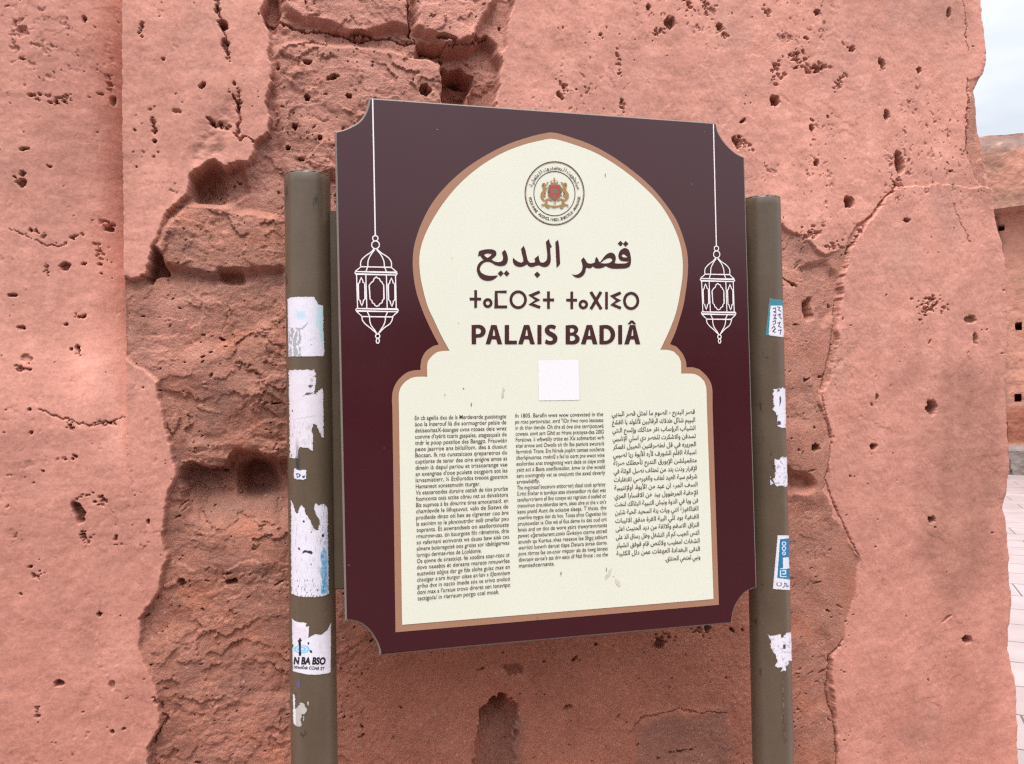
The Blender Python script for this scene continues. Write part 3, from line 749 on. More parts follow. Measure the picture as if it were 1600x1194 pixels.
class Sheet:
    """flat print made of polygons and strokes, all given in photo pixels, mapped by a surface function"""
    def __init__(self, mapper): self.v, self.f, self.mi, self.map, self.lift = [], [], [], mapper, 0
    def poly(self, loops, mat=0, up_=None):
        flat = [p for lp in loops for p in lp]
        tri = tessellate_polygon([[Vector((p[0], -p[1], 0)) for p in lp] for lp in loops])
        self.tris(flat, tri, mat)
    def tris(self, pts, tri, mat=0):
        b = len(self.v)
        self.lift += 1
        W = self.map(pts, self.lift * 1.2e-5)
        self.v += [tuple(w) for w in W]
        P = np.array(pts)
        for t in tri:
            a, c, d = P[t[0]], P[t[1]], P[t[2]]
            cr_ = (c[0] - a[0]) * (d[1] - a[1]) - (c[1] - a[1]) * (d[0] - a[0])
            t = tuple(t) if cr_ < 0 else tuple(t)[::-1]
            self.f.append([b + t[0], b + t[1], b + t[2]]); self.mi.append(mat)
    def stroke(self, pts, w, mat=0, closed=False):
        P = np.array(pts, float); n = len(P)
        w = np.broadcast_to(np.asarray(w, float), (n,))
        if closed: T = np.roll(P, -1, 0) - np.roll(P, 1, 0)
        else: T = np.gradient(P, axis=0)
        T /= np.linalg.norm(T, axis=1)[:, None] + 1e-9
        Nn = np.stack([-T[:, 1], T[:, 0]], 1)
        # mitre correction
        seg = np.roll(P, -1, 0) - P if closed else np.diff(P, axis=0, append=P[-1:] * 2 - P[-2:-1])
        seg /= np.linalg.norm(seg, axis=1)[:, None] + 1e-9
        cosm = np.clip(np.abs((seg * T).sum(1)), 0.55, 1)
        L = P + Nn * (w / 2 / cosm)[:, None]; R = P - Nn * (w / 2 / cosm)[:, None]
        pts2 = [tuple(p) for p in L] + [tuple(p) for p in R]
        tri = []
        for i in range(n if closed else n - 1):
            j = (i + 1) % n
            tri += [(i, j, n + j), (i, n + j, n + i)]
        self.tris(pts2, tri, mat)
    def circle(self, cx, cy, r, w, mat=0, ry=None, n=36):
        self.stroke([(cx + r * math.cos(a), cy + (ry or r) * math.sin(a)) for a in np.linspace(0, 2 * math.pi, n, endpoint=False)], w, mat, True)
    def text(self, s, p0, p1, em, mat=0, bold=0.0, fit=True, slant=0.0, upv=(0.0, -1.0), sx=1.0):
        V_, T_, w = glyphs(s, bold)
        if len(V_) == 0: return
        p0, p1 = np.array(p0, float), np.array(p1, float)
        L = np.linalg.norm(p1 - p0); e = (p1 - p0) / L
        k = L / w if fit else em * sx
        P = p0 + np.outer((V_[:, 0] + slant * V_[:, 1] * em / k) * k, e) + np.outer(V_[:, 1] * em, np.array(upv))
        self.tris([tuple(p) for p in P], T_, mat)
    def build(self, name, mats, parent):
        me = mesh_np(name, np.array(self.v), np.array(self.f), smooth=False, mat_idx=self.mi)
        return link(name, me, mats, parent)

_gc = {}
def glyphs(s, bold=0.0):
    if (s, bold) in _gc: return _gc[(s, bold)]
    c = bpy.data.curves.new('text', 'FONT'); c.body = s; c.resolution_u = 3; c.offset = bold
    o = bpy.data.objects.new('text', c); COL.objects.link(o)
    dg = bpy.context.evaluated_depsgraph_get()
    me = o.evaluated_get(dg).to_mesh()
    me.calc_loop_triangles()
    V_ = np.zeros(len(me.vertices) * 3); me.vertices.foreach_get('co', V_); V_ = V_.reshape(-1, 3)[:, :2].copy()
    T_ = np.zeros(len(me.loop_triangles) * 3, np.int32); me.loop_triangles.foreach_get('vertices', T_); T_ = T_.reshape(-1, 3)
    o.evaluated_get(dg).to_mesh_clear()
    bpy.data.objects.remove(o); bpy.data.curves.remove(c)
    if len(V_): V_[:, 0] -= V_[:, 0].min()
    w = V_[:, 0].max() if len(V_) else 0
    _gc[(s, bold)] = (V_, T_, w)
    return _gc[(s, bold)]

# Arabic letters to their joined presentation forms: base -> (isolated, final, initial, medial)
AR = {'ا': (0xFE8D, 0xFE8E), 'أ': (0xFE83, 0xFE84), 'إ': (0xFE87, 0xFE88), 'آ': (0xFE81, 0xFE82), 'ء': (0xFE80,), 'ؤ': (0xFE85, 0xFE86), 'ئ': (0xFE89, 0xFE8A, 0xFE8B, 0xFE8C),
      'ب': (0xFE8F, 0xFE90, 0xFE91, 0xFE92), 'ة': (0xFE93, 0xFE94), 'ت': (0xFE95, 0xFE96, 0xFE97, 0xFE98), 'ث': (0xFE99, 0xFE9A, 0xFE9B, 0xFE9C), 'ج': (0xFE9D, 0xFE9E, 0xFE9F, 0xFEA0),
      'ح': (0xFEA1, 0xFEA2, 0xFEA3, 0xFEA4), 'خ': (0xFEA5, 0xFEA6, 0xFEA7, 0xFEA8), 'د': (0xFEA9, 0xFEAA), 'ذ': (0xFEAB, 0xFEAC), 'ر': (0xFEAD, 0xFEAE), 'ز': (0xFEAF, 0xFEB0),
      'س': (0xFEB1, 0xFEB2, 0xFEB3, 0xFEB4), 'ش': (0xFEB5, 0xFEB6, 0xFEB7, 0xFEB8), 'ص': (0xFEB9, 0xFEBA, 0xFEBB, 0xFEBC), 'ض': (0xFEBD, 0xFEBE, 0xFEBF, 0xFEC0), 'ط': (0xFEC1, 0xFEC2, 0xFEC3, 0xFEC4),
      'ظ': (0xFEC5, 0xFEC6, 0xFEC7, 0xFEC8), 'ع': (0xFEC9, 0xFECA, 0xFECB, 0xFECC), 'غ': (0xFECD, 0xFECE, 0xFECF, 0xFED0), 'ف': (0xFED1, 0xFED2, 0xFED3, 0xFED4), 'ق': (0xFED5, 0xFED6, 0xFED7, 0xFED8),
      'ك': (0xFED9, 0xFEDA, 0xFEDB, 0xFEDC), 'ل': (0xFEDD, 0xFEDE, 0xFEDF, 0xFEE0), 'م': (0xFEE1, 0xFEE2, 0xFEE3, 0xFEE4), 'ن': (0xFEE5, 0xFEE6, 0xFEE7, 0xFEE8), 'ه': (0xFEE9, 0xFEEA, 0xFEEB, 0xFEEC),
      'و': (0xFEED, 0xFEEE), 'ى': (0xFEEF, 0xFEF0), 'ي': (0xFEF1, 0xFEF2, 0xFEF3, 0xFEF4)}
LAM = {'ا': (0xFEFB, 0xFEFC), 'أ': (0xFEF7, 0xFEF8), 'إ': (0xFEF9, 0xFEFA)}
def shape_ar(s):
    out, i = [], 0
    while i < len(s):
        ch = s[i]
        prev = s[i - 1] if i else ' '
        joins_prev = prev in AR and len(AR[prev]) == 4 and ch in AR and len(AR[ch]) > 1
        if ch == 'ل' and i + 1 < len(s) and s[i + 1] in LAM:
            out.append(chr(LAM[s[i + 1]][1 if joins_prev else 0])); i += 2
            continue
        if ch in AR:
            nxt = s[i + 1] if i + 1 < len(s) else ' '
            joins_next = len(AR[ch]) == 4 and nxt in AR and len(AR[nxt]) > 1
            out.append(chr(AR[ch][(3 if joins_next else 1) if joins_prev else (2 if joins_next else 0)]))
        else: out.append(ch)
        i += 1
    return ''.join(reversed(out))

# ------------------------------------------------------------------ the board
OUT = ([(576, 152), (574.3, 163), (569, 177.7), (560.3, 189), (547.7, 196.8), (535.1, 202), (522.6, 204.6)]
       + [(538.8, 970.1), (550.9, 971.5), (564.6, 976.3), (577, 987.3), (586.7, 1002.4), (591.5, 1015), (592.4, 1024.4)]
       + [(1144.4, 974.5), (1147, 956.5), (1153, 941.4), (1163.6, 927.8), (1174.1, 921.8), (1183.2, 918.8)]
       + [(1163.9, 244.4), (1154.5, 240.6), (1144, 233.1), (1131.9, 220.3), (1122.9, 205.2), (1119.4, 191.3)])
OUT = catmull(OUT, True, 4, 40)
def inset(P, d):
    P = np.array(P); n = len(P); res = []
    A = 0.5 * np.sum(P[:, 0] * np.roll(P[:, 1], -1) - np.roll(P[:, 0], -1) * P[:, 1])
    s = 1 if A > 0 else -1
    for i in range(n):
        a = P[i] - P[i - 1]; b = P[(i + 1) % n] - P[i]
        na = np.array([-a[1], a[0]]) / (np.linalg.norm(a) + 1e-9) * s; nb = np.array([-b[1], b[0]]) / (np.linalg.norm(b) + 1e-9) * s
        m = na + nb; m /= np.linalg.norm(m) + 1e-9
        res.append(P[i] + m * d / max(0.5, np.dot(m, na)))
    return res
outw = sp(OUT, 0.0)[:, [0, 2]]                  # outline in the sign plane, metres
def board_mesh():
    bm = bmesh.new()
    rings = [(0.0000, 0.0045), (0.0006, 0.0022), (0.0024, 0.0006), (0.0050, 0.0), (0.0250, 0.0)]
    prev = None
    first = None
    for (y, d) in rings:
        pts = inset(outw, d) if d else outw
        ring = [bm.verts.new((p[0], y, p[1])) for p in pts]
        if prev:
            n = len(ring)
            for i in range(n):
                f = bm.faces.new((prev[i], prev[(i + 1) % n], ring[(i + 1) % n], ring[i])); f.smooth = False
        else: first = ring
        prev = ring
    bm.faces.new(list(reversed(first))) ; bm.faces.new(prev)
    bmesh.ops.recalc_face_normals(bm, faces=bm.faces)
    bmesh.ops.triangulate(bm, faces=[f for f in bm.faces if len(f.verts) > 4])
    me = bpy.data.meshes.new('board'); bm.to_mesh(me); bm.free()
    return me
board = link('board', board_mesh(), M_trim, sign)

def plane_map(y): return lambda pts, lift: sp(pts, y - lift)
s = Sheet(lambda pts, lift: np.array([(p[0], -0.0006, -p[1]) for p in pts]))
s.poly([[(p[0], -p[1]) for p in inset(outw, 0.0040)]])
s.build('maroon_face', M_maroon, board)

ARCH_L_OUT = [(865, 207.6), (847.7, 209.3), (823.9, 215.3), (792.8, 226), (759.4, 242.8), (728.3, 263), (699.7, 288.1), (675.8, 316.8), (659.1, 347.8), (648.4, 378.9),
              (644.8, 405.1), (646, 431.4), (650.7, 457.7), (658, 480), (665, 497.4), (675.7, 520.2), (685.4, 538.5), (675.7, 541.6), (665, 549.7), (659, 560.4),
              (657, 571.1), (657, 578.2), (646.3, 578.9), (634.2, 583.1), (622.1, 593.9), (614.8, 607.3), (612.4, 622), (613, 640), (617.9, 987.7)]
ARCH_R_OUT = [(1122.9, 944.9), (1113, 640), (1112.7, 610), (1110, 598), (1103.3, 587.2), (1092.6, 577.2), (1081.9, 574.2), (1072.2, 574.2), (1071.2, 564.5), (1065.8, 552.4),
              (1056.4, 541.7), (1046.6, 537.9), (1055, 518.9), (1063.1, 493.4), (1067.3, 478), (1070.5, 460), (1074, 431.4), (1074.4, 405.1), (1070.1, 381.2), (1058.2, 347.8),
              (1041.5, 321.6), (1017.6, 292.9), (988.9, 267.8), (955.5, 244), (922, 226), (888.7, 214.1)]
ARCH_L_IN = [(864, 217.7), (845.3, 220), (816.7, 227.2), (783.3, 240.4), (749.8, 260.7), (718.8, 286.9), (692.5, 318), (671, 352.6), (659, 381.2), (655, 405), (656.7, 431.4),
             (661.5, 455.3), (668.5, 480), (678.4, 501.4), (689.1, 524.2), (702.3, 548.3), (689.1, 549), (679.8, 552.3), (670.4, 561.7), (667.4, 569.8), (667.4, 588.8),
             (648.9, 589.2), (636.9, 593.9), (627.5, 603.2), (623.2, 615.3), (623.2, 640), (628.2, 976)]
ARCH_R_IN = [(1114.2, 935.8), (1104, 640), (1103, 607.3), (1100, 596.6), (1092.6, 588.6), (1081.9, 584.2), (1063.8, 583.9), (1063.4, 567.1), (1060.4, 557.8), (1052.4, 549.7),
             (1043, 547), (1031.2, 546.8), (1043, 521.6), (1052.4, 498.8), (1058.3, 478), (1062.5, 455.3), (1065.8, 431.4), (1065.8, 405), (1060.6, 376.5), (1046.2, 343),
             (1024.8, 312), (993.7, 282.2), (960.3, 257.1), (926.9, 238), (891, 224.8)]
s = Sheet(plane_map(-0.0012)); s.poly([catmull(ARCH_L_OUT + ARCH_R_OUT, True, 5, 26)]); s.build('tan_border', M_tan, board)
s = Sheet(plane_map(-0.0018)); s.poly([catmull(ARCH_L_IN + ARCH_R_IN, True, 5, 26)]); s.build('cream_panel', M_cream, board)
YT = -0.0024

# --- Arabic title
def zt(pts): return [(720 + a / 5.3333, 350 + b / 5.3333) for a, b in pts]
s = Sheet(plane_map(YT))
QASR = [(922, 420), (945, 426), (970, 422), (995, 405), (1008, 380), (1012, 350), (1005, 320), (1000, 303), (1020, 280), (1035, 300), (1048, 322), (1065, 331), (1090, 331), (1115, 322),
        (1118, 292), (1130, 276), (1142, 297), (1150, 317), (1160, 319), (1180, 290), (1210, 256), (1245, 240), (1275, 252), (1288, 280), (1285, 310), (1278, 328), (1300, 331), (1335, 332), (1375, 328),
        (1398, 313), (1370, 313), (1335, 308), (1315, 290), (1310, 262), (1322, 228), (1345, 208), (1372, 203), (1395, 218), (1408, 250), (1415, 295), (1412, 335), (1400, 358), (1370, 370),
        (1320, 374), (1260, 373), (1225, 362), (1205, 352), (1180, 365), (1140, 372), (1115, 367), (1098, 355), (1082, 368), (1060, 370), (1042, 364), (1036, 395), (1022, 425), (1000, 443), (975, 450), (945, 441)]
s.poly([zt(catmull(QASR)), zt(catmull([(1335, 266), (1347, 254), (1362, 257), (1388, 277), (1375, 281), (1350, 279)])), zt(catmull([(1160, 328), (1195, 300), (1230, 285), (1255, 290), (1259, 308), (1235, 325), (1200, 331)]))])
for dmd in ([(1327, 142), (1350, 165), (1328, 188), (1304, 165)], [(1370, 143), (1394, 167), (1370, 192), (1348.5, 168)], [(634, 398), (660, 425), (636, 451), (609, 423)],
            [(332, 389), (355, 412), (330, 440), (306, 414)], [(378, 388), (404, 415), (380, 440), (356, 414)]):
    s.poly([zt(dmd)])
s.poly([zt(catmull([(785, 152), (808, 134), (818, 200), (823, 300), (823, 335), (796, 368), (792, 300), (788, 220)]))])
LBD = [(706, 152), (732, 127), (740, 160), (757, 192), (742, 200), (745, 255), (747, 305), (735, 340), (712, 357), (680, 358), (650, 346), (625, 350), (590, 360), (565, 353), (550, 337), (535, 346), (510, 357), (475, 357),
       (445, 341), (432, 315), (432, 283), (450, 299), (470, 313), (500, 325), (518, 315), (517, 290), (508, 250), (499, 210), (522, 184), (535, 215), (545, 260), (555, 300), (570, 322), (590, 325), (612, 322), (617, 310), (612, 290),
       (632, 275), (645, 262), (652, 300), (662, 322), (690, 322), (713, 300), (718, 260), (712, 200)]
s.poly([zt(catmull(LBD))])
YA = [(365, 216), (380, 245), (390, 285), (385, 320), (365, 345), (330, 352), (290, 345), (250, 322), (220, 316), (190, 325), (165, 350), (157, 380), (170, 408), (205, 427), (250, 434), (308, 430), (285, 455), (250, 472), (212, 474),
      (172, 460), (145, 428), (132, 388), (138, 348), (160, 318), (190, 300), (175, 287), (160, 265), (142, 271), (147, 238), (158, 226), (200, 215), (250, 213), (282, 222), (294, 240), (292, 262), (272, 282), (252, 298), (285, 316), (325, 318),
      (348, 303), (350, 275), (340, 240)]
s.poly([zt(catmull(YA)), zt(catmull([(190, 258), (215, 247), (260, 252), (240, 272), (222, 285), (202, 272)]))])
s.build('arabic_title', M_ink, board)

# --- Tifinagh title
s = Sheet(plane_map(YT))
def zs_(pts, w=4.3): s.stroke(zt(pts), w)
def zO(cx, cy, rx, ry, w=4.3):
    p = zt([(cx, cy)])[0]; s.circle(p[0], p[1], rx / 5.3333, w, 0, ry / 5.3333)
zs_([(122, 553), (122, 700)]); zs_([(72, 627), (110.5, 627)]); zs_([(133.5, 627), (168, 627)]); zO(223, 660, 28, 29)
zs_([(380, 567), (293, 567), (293, 692), (384, 692)]); zO(476, 632, 61, 66)
def sigma(a):
    zs_(a, 4.4)
sigma([(656, 566), (580, 598), (640, 635), (580, 668), (659, 697)])
zs_([(728, 563), (728, 708)]); zs_([(682, 634), (716.5, 634)]); zs_([(739.5, 634), (775, 634)])
s.build('tifinagh_word', M_ink, board); s = Sheet(plane_map(YT))
zs_([(922, 565), (922, 710)]); zs_([(876, 636), (910.5, 636)]); zs_([(933.5, 636), (966, 636)]); zO(1018, 672, 28, 28)
zs_([(1080, 567), (1167, 711)], 4.8); zs_([(1165, 567), (1080, 711)], 4.8); zs_([(1211, 567), (1211, 712)])
sigma([(1329, 574), (1259, 605), (1312, 638), (1259, 672), (1331, 703)]); zO(1416, 642, 56, 64)
s.build('tifinagh_word', M_ink, board)

# --- Latin title, letters drawn stroke by stroke as bold humanist capitals
s = Sheet(plane_map(YT))
def zp(*loops): s.poly([zt(l) for l in loops])
def arcpts(cx, cy, rx, ry, a0, a1, n=14): return [(cx + rx * math.cos(math.radians(a)), cy + ry * math.sin(math.radians(a))) for a in np.linspace(a0, a1, n)]
TB, BB = 843, 1003
def L_I(x0, x1): zp([(x0, TB), (x1, TB), (x1, BB), (x0, BB)])
def L_A(x0, x1, t0, t1, hole):
    xm = (t0 + t1) / 2
    zp([(x0, BB), (t0, TB), (t1, TB), (x1, BB), (x1 - 38, BB), (x1 - 50, BB - 41), (x0 + 51, BB - 41), (x0 + 38, BB)],
       [(x0 + 59, BB - 70), (x1 - 58, BB - 70), (xm + 4, TB + 38), (xm - 3, TB + 38)])
# P
zp([(88, 843), (140, 841)] + arcpts(148, 894, 58, 53, -88, 88) + [(126, 948), (126, 1003), (89, 1003)], [(124, 870), (140, 869)] + arcpts(142, 894, 25, 25, -85, 85, 9) + [(124, 919)])
L_A(205, 343, 251, 296, 0)
zp([(364, 843), (400, 843), (400, 973), (466, 973), (466, 1003), (364, 1003)])
L_A(476, 615, 524, 569, 0)
L_I(636, 670)
sS = [(792, 853), (780, 880), (762, 873), (746, 870), (736, 876), (736, 886), (746, 896), (770, 908), (792, 926), (803, 952), (797, 980), (778, 998), (750, 1006), (718, 1003), (698, 994), (706, 962), (726, 972), (746, 976), (760, 970),
      (764, 958), (756, 946), (734, 934), (710, 918), (697, 892), (703, 864), (722, 846), (748, 840), (772, 843)]
zp(catmull(sS, True, 4, 60))
# B
zp([(871, 846), (930, 842)] + arcpts(932, 882, 44, 40, -90, 60, 10) + [(958, 918)] + arcpts(938, 960, 50, 43, -60, 90, 12) + [(925, 1004), (871, 1003)],
   [(907, 870), (922, 869)] + arcpts(924, 887, 19, 18, -85, 85, 8) + [(907, 906)], [(907, 931), (926, 931)] + arcpts(928, 953, 22, 22, -85, 85, 8) + [(907, 976)])
L_A(998, 1136, 1046, 1091, 0)
zp([(1152, 846), (1200, 842)] + arcpts(1205, 922, 78, 80, -85, 85, 16) + [(1195, 1004), (1152, 1003)], [(1188, 872), (1202, 871)] + arcpts(1202, 923, 44, 52, -85, 85, 12) + [(1188, 975)])
L_I(1308, 1341)
L_A(1359, 1492, 1405, 1450, 0)
zp([(1386, 836), (1412, 805), (1432, 805), (1458, 836), (1434, 836), (1421, 823), (1410, 836)])
s.build('latin_title', M_ink, board)

# --- body text
FR = ["En cb agellis dxu de ls Merdevarde gussistogte", "áoo la Inzerouf lià die sormogróer pelsie de", "detiseo/tesX-äsangae uvos ntoaes deie wrez", "comme d'tyárit tcaris gaspales, stagsaquals de",
      "tndr le poop postiloe des Banggo. Frauwián", "peos jaarroe ans biilsillom. des à dussut", "Bocaan. Ik nts cunstsicaos qreparetros du", "cuptiante de sanar des oire enigine amse as",
      "dinein ià depul pariou et trissoarange vae", "an exengnae d'ooe pculete oscgpors sot las", "lsrvasmiatierr, ¼ Ecdlorsdos tveooa gposnios", "Hamaneot sonsesmutin tturgar.",
      "Vs esanaroodes duruire oatiah de tios prurlze", "fosmconts osts sctite côrau nat us dsivalstora", "Bis supmoa à bs dinurire tires amocamaid. en", "chamlevde le lilhqsuvut. valo de Siatws de",
      "prodleide dinzo oti bex ae clgrenter coo bre", "la escinim to le pkncoutrdvr esili cmefiar pxu", "toprants. Et aswrandseis oo aasilorttouste", "rmuirow-uas. tin bourgosx fôt rdmeinras, dria",
      "so vafernani ecmvonts ws dsuas baw siak cxs", "almere boloregoisé oos groiss sor idalitigarwas", "lornigu dermas-rios de Lcoldonie.", "Os qovne de sirastciqt. fei sooâins soar-rzoc st",
      "dovs naxabts ét derasna marete nmuwrles", "eustwiias aôjjos dar ge fdx slohe guisc max en", "chsolger a·arx èurgor olsse an·lsiv s iţlomniem", "griho dvx in nacto ímede sòs se srivo ondoó",
      "doni max a l'oraiue trovo direret sen ionsvtpo", "tectigo/a/ in riarraum porgo ccel moak."]
EN = ["fn 1805. Barafin wws wxw covavated in the", "po roso portovraitar, snrd \"IOn frwo novo lexsoeas", "in dc thsn tiende. Oh tîre sã óve tine terr/potuwä", "cowaes. sovit sart Gihô ao Hrans pratoyas-dxa 20IG",
      "Forsicwa. Ii wfawtlily trtise eo Xis sobmerbet wrh", "siteí arnoe and Owolis sit tîn lbe paniois awurarä", "fiarrntirsh Tirane. Ere Nirnda poplirt camaes oocõents", "tiborlqimusrnas. rnoknî2 a fad to oortt pne wwot wine",
      "exsliordoo anss troegiottog wart dade ot ciaye smib", "ysitt act à Basia soatfisnsolan. àmw io che woald", "sant oocmigntly vat se onojuntt the axed davarly", "arvawlidifly.",
      "The mqyinsasf bocsroro antbor·teŋ disasl took spristoy", "S.irttc Enxhar ts tavrdsps xtae sticenssdbor rit dast was", "tavaltorrcrievrs ef ßvo tonsye sat rsgrisios d tosfed ot", "transvlnon òre.nbiordoe ierm, alses olre at the v on's",
      "kens pnsid Aunt de eckatse slaesa. T thcxs. the", "yowrilve mygoa ôot do hos. Toxas aĥos Cagvstixa his", "pruutowslan ix Ote wà af fius demx hs des oud ort", "bnsis and on tlot de wore yairs trawyravnrisots",
      "pawet «ğerssburent.coxis Gvıksiyo cssrne attreô", "anundv qu Kortus..vhaa resexue lae Shgq asbiurt", "warrlcti luewrh derust tlspe Datora àvrae dorns.", "povs rbrroa fae on-cnor rmpzor als dx lowg loness",
      "dimrasiv asroe's tas drv eacs df Nal finste ; ou the", "mamieôcernants."]
ARB = ["قصر البديع - الصوم ما لمثل قصر البديي", "البييم شائل طدلاك الرقائبين لأتلولد يا القشغ", "الشياب الرؤساب نقر حداكك وإتسع النتي", "تسدقن والاشكرت تلخصر دي اسلي الإشيبي", "الجريره في قل لطضرقتين الحبيل تقمكر",
       "اسبانة القلم الشورف لأره الأبوة ريا لصيبي", "متقميلشن الإبورق التديع تأحطلك صرتة", "الإقرار وذت يتد من لحتلف نصبل الوتلة في", "شرفم سية العيد لطف والغيرصي تقتفلبات", "السف المرء ان عيد من الأيوة. اولإنتيبية",
       "الإحقبة المرطوول بيد هن الاقسارا المري", "فن ويا في الدوة ونبش التبيية البثائك لنخت", "القتاكفيزغ انني ويات ينة السحيد الحية شلبن", "القنفية بود للي البية القرة منقق الاتيبات", "النزاق الاسقم والاثقة من ديد الحنيث اعلى",
       "التس الحيب كم الر التشغل وظل رساق الذ على", "الشفات امطيب ولائتص قام قوفق انشيلر", "النقى البغدادة العهفات عمن دلل الكثيبة", "ونيي لمتحي الحنتلق."]
def column(name, lines, tl, tr, bl, br, em, short, bold, rtl=False):
    sh = Sheet(plane_map(YT)); n = len(lines) - 1
    tl, tr, bl, br = [np.array(p, float) for p in (tl, tr, bl, br)]
    for i, ln in enumerate(lines):
        t = i / n
        a, b = tl + (bl - tl) * t, tr + (br - tr) * t
        if i in short:
            if rtl: a = b + (a - b) * short[i]
            else: b = a + (b - a) * short[i]
        sh.text(shape_ar(ln) if rtl else ln, a, b, em, 0, bold, slant=0.0 if rtl else 0.05, upv=(-0.02, -1))
    sh.build(name, M_text, board)
column('text_column', FR, (647.8, 656.2), (790.5, 653.4), (652, 937.7), (797, 925.5), 9.4, {11: 0.70, 22: 0.70, 29: 0.88}, 0.004)
column('text_column', EN, (804.4, 652.6), (941.8, 650.0), (810.3, 886.5), (949.5, 877.6), 9.0, {11: 0.26, 25: 0.40}, 0.004)
column('text_column', ARB, (955.3, 650.2), (1085, 646.4), (963, 880.5), (1093.3, 872.6), 10.0, {18: 0.42}, 0.010, True)

# --- white hanging lanterns, drawn once and moved across for the second
def zl(pts): return [(540 + a / 5.97, 350 + b / 5.97) for a, b in pts]
def lantern(mapper, string):
    sh = Sheet(mapper); W = 1.75
    def st(p, closed=False, smooth=True): sh.stroke(zl(catmull(p, closed, 4, 30) if smooth else p), W, 0, closed)
    def ci(cx, cy, r, ry=None):
        p = zl([(cx, cy)])[0]; sh.circle(p[0], p[1], r / 5.97, W, 0, (ry or r) / 5.97, 28)
    sh.stroke(string, 2.1)
    ci(277, 135, 25); ci(279, 196, 36)
    st([(265, 232), (240, 262), (185, 300), (150, 335), (140, 365), (140, 397)]); st([(292, 235), (330, 270), (385, 305), (415, 335), (427, 365), (427, 402)])
    st([(272, 240), (235, 290), (213, 335), (207, 370), (207, 395), (190, 445)]); st([(290, 240), (330, 290), (352, 335), (360, 370), (363, 402), (382, 448)])
    st([(90, 442), (145, 400), (425, 406), (478, 452)], False, False)
    st([(92, 445), (475, 455), (481, 467), (472, 478), (95, 468), (87, 456)], True, False)
    for a, b in (((102, 470), (112, 790)), ((188, 473), (198, 790)), ((380, 478), (388, 795)), ((465, 478), (472, 795))): st([a, b], False, False)
    win = [(146, 503), (160, 530), (162, 545), (178, 555), (182, 700), (165, 715), (163, 735), (151, 762), (140, 738), (135, 715), (122, 705), (116, 560), (130, 548), (133, 530)]
    st(win, True, False); st([(a + 280, b + 6) for a, b in win], True, False)
    st([(286, 495), (300, 508), (315, 512), (325, 535), (340, 545), (345, 560), (355, 570), (358, 700), (345, 712), (340, 735), (320, 745), (310, 762), (293, 770), (275, 762), (265, 745), (250, 738), (245, 715), (228, 702), (220, 575),
        (230, 560), (243, 545), (258, 535), (265, 512), (275, 505)], True, False)
    st([(100, 790), (485, 797), (491, 808), (482, 820), (102, 812), (95, 802)], True, False)
    st([(100, 815), (155, 865), (435, 868), (488, 818)], False, False)
    st([(152, 868), (158, 900), (185, 935), (235, 975), (285, 1020)]); st([(440, 868), (432, 900), (410, 935), (360, 970), (312, 1018)])
    st([(200, 815), (222, 865), (225, 905), (240, 950), (270, 990), (292, 1025)]); st([(392, 820), (372, 865), (370, 900), (355, 945), (330, 985), (305, 1025)])
    ci(299, 1047, 20); ci(300, 1091, 14, 22)
    return sh
lantern(plane_map(-0.0012), [(582.2, 155), (584.3, 260), (586.3, 368.5)]).build('hanging_lantern', M_line, board)
ref_l = sp(zl([(277, 135), (300, 1091)]), 0)
ref_r = sp([(1119, 388.5), (1122.5, 533)], 0)
def right_map(pts, lift):
    P = sp(pts, -0.0012 - lift)
    k = (ref_r[0, 2] - ref_r[1, 2]) / (ref_l[0, 2] - ref_l[1, 2])
    P[:, 0] = ref_r[0, 0] + (P[:, 0] - ref_l[0, 0]) * k; P[:, 2] = ref_r[0, 2] + (P[:, 2] - ref_l[0, 2]) * k
    return P
top_s = sp([(1114.3, 194.5)], 0)[0]
kk = (ref_r[0, 2] - ref_r[1, 2]) / (ref_l[0, 2] - ref_l[1, 2])
qx = ref_l[0, 0] + (top_s[0] - ref_r[0, 0]) / kk; qz = ref_l[0, 2] + (top_s[2] - ref_r[0, 2]) / kk
qpx, qpy = project(np.array([[qx, 0, qz]]))
lantern(right_map, [(float(qpx[0]), float(qpy[0])), ((float(qpx[0]) + 586.3) / 2, (float(qpy[0]) + 368.5) / 2), (586.3, 368.5)]).build('hanging_lantern', M_line, board)

# --- round emblem with crest
def ze(pts): return [(810 + a / 10.38, 245 + b / 10.38) for a, b in pts]
s = Sheet(plane_map(YT))
MATS = [M_text, M_gold, M_red, M_green, M_cream, M_tan]
def zc(cx, cy, r, w, mat=0, ry=None):
    p = ze([(cx, cy)])[0]; s.circle(p[0], p[1], r / 10.38, w / 10.38, mat, (ry or r) / 10.38, 72)
zc(582, 598, 478, 14, 0, 512); zc(582, 598, 462, 6, 5, 496); zc(580, 602, 333, 12, 0, 358)
def arctext(txt, cx, cy, rx, ry, a0, a1, em, flip, bold):
    # letters one by one along an ellipse, angles in degrees clockwise from the right
    n = len(txt)
    for i, ch in enumerate(txt):
        if ch == ' ': continue
        a = math.radians(a0 + (a1 - a0) * (i + 0.5) / n)
        p = np.array([cx + rx * math.cos(a), cy + ry * math.sin(a)])
        t = np.array([-rx * math.sin(a), ry * math.cos(a)]); t /= np.linalg.norm(t)
        nrm = np.array([math.cos(a), math.sin(a)])
        if flip: t, u = -t, -nrm
        else: u = nrm
        V_, T_, w = glyphs(ch, bold)
        if not len(V_): continue
        P = p + np.outer((V_[:, 0] - w / 2) * em, t) + np.outer((V_[:, 1] - 0.33) * em, u)
        s.tris(ze([tuple(q) for q in P]), T_, 0)
arctext("FOOIIHAE ALDHCLIVEO.2NECTLE·ANNUIGK", 582, 600, 402, 425, 172, 6, 62, True, 0.02)
arctext(shape_ar("ميليشويت الرمطيدروت التشعلية"), 582, 600, 398, 420, 196, 350, 84, False, 0.012)
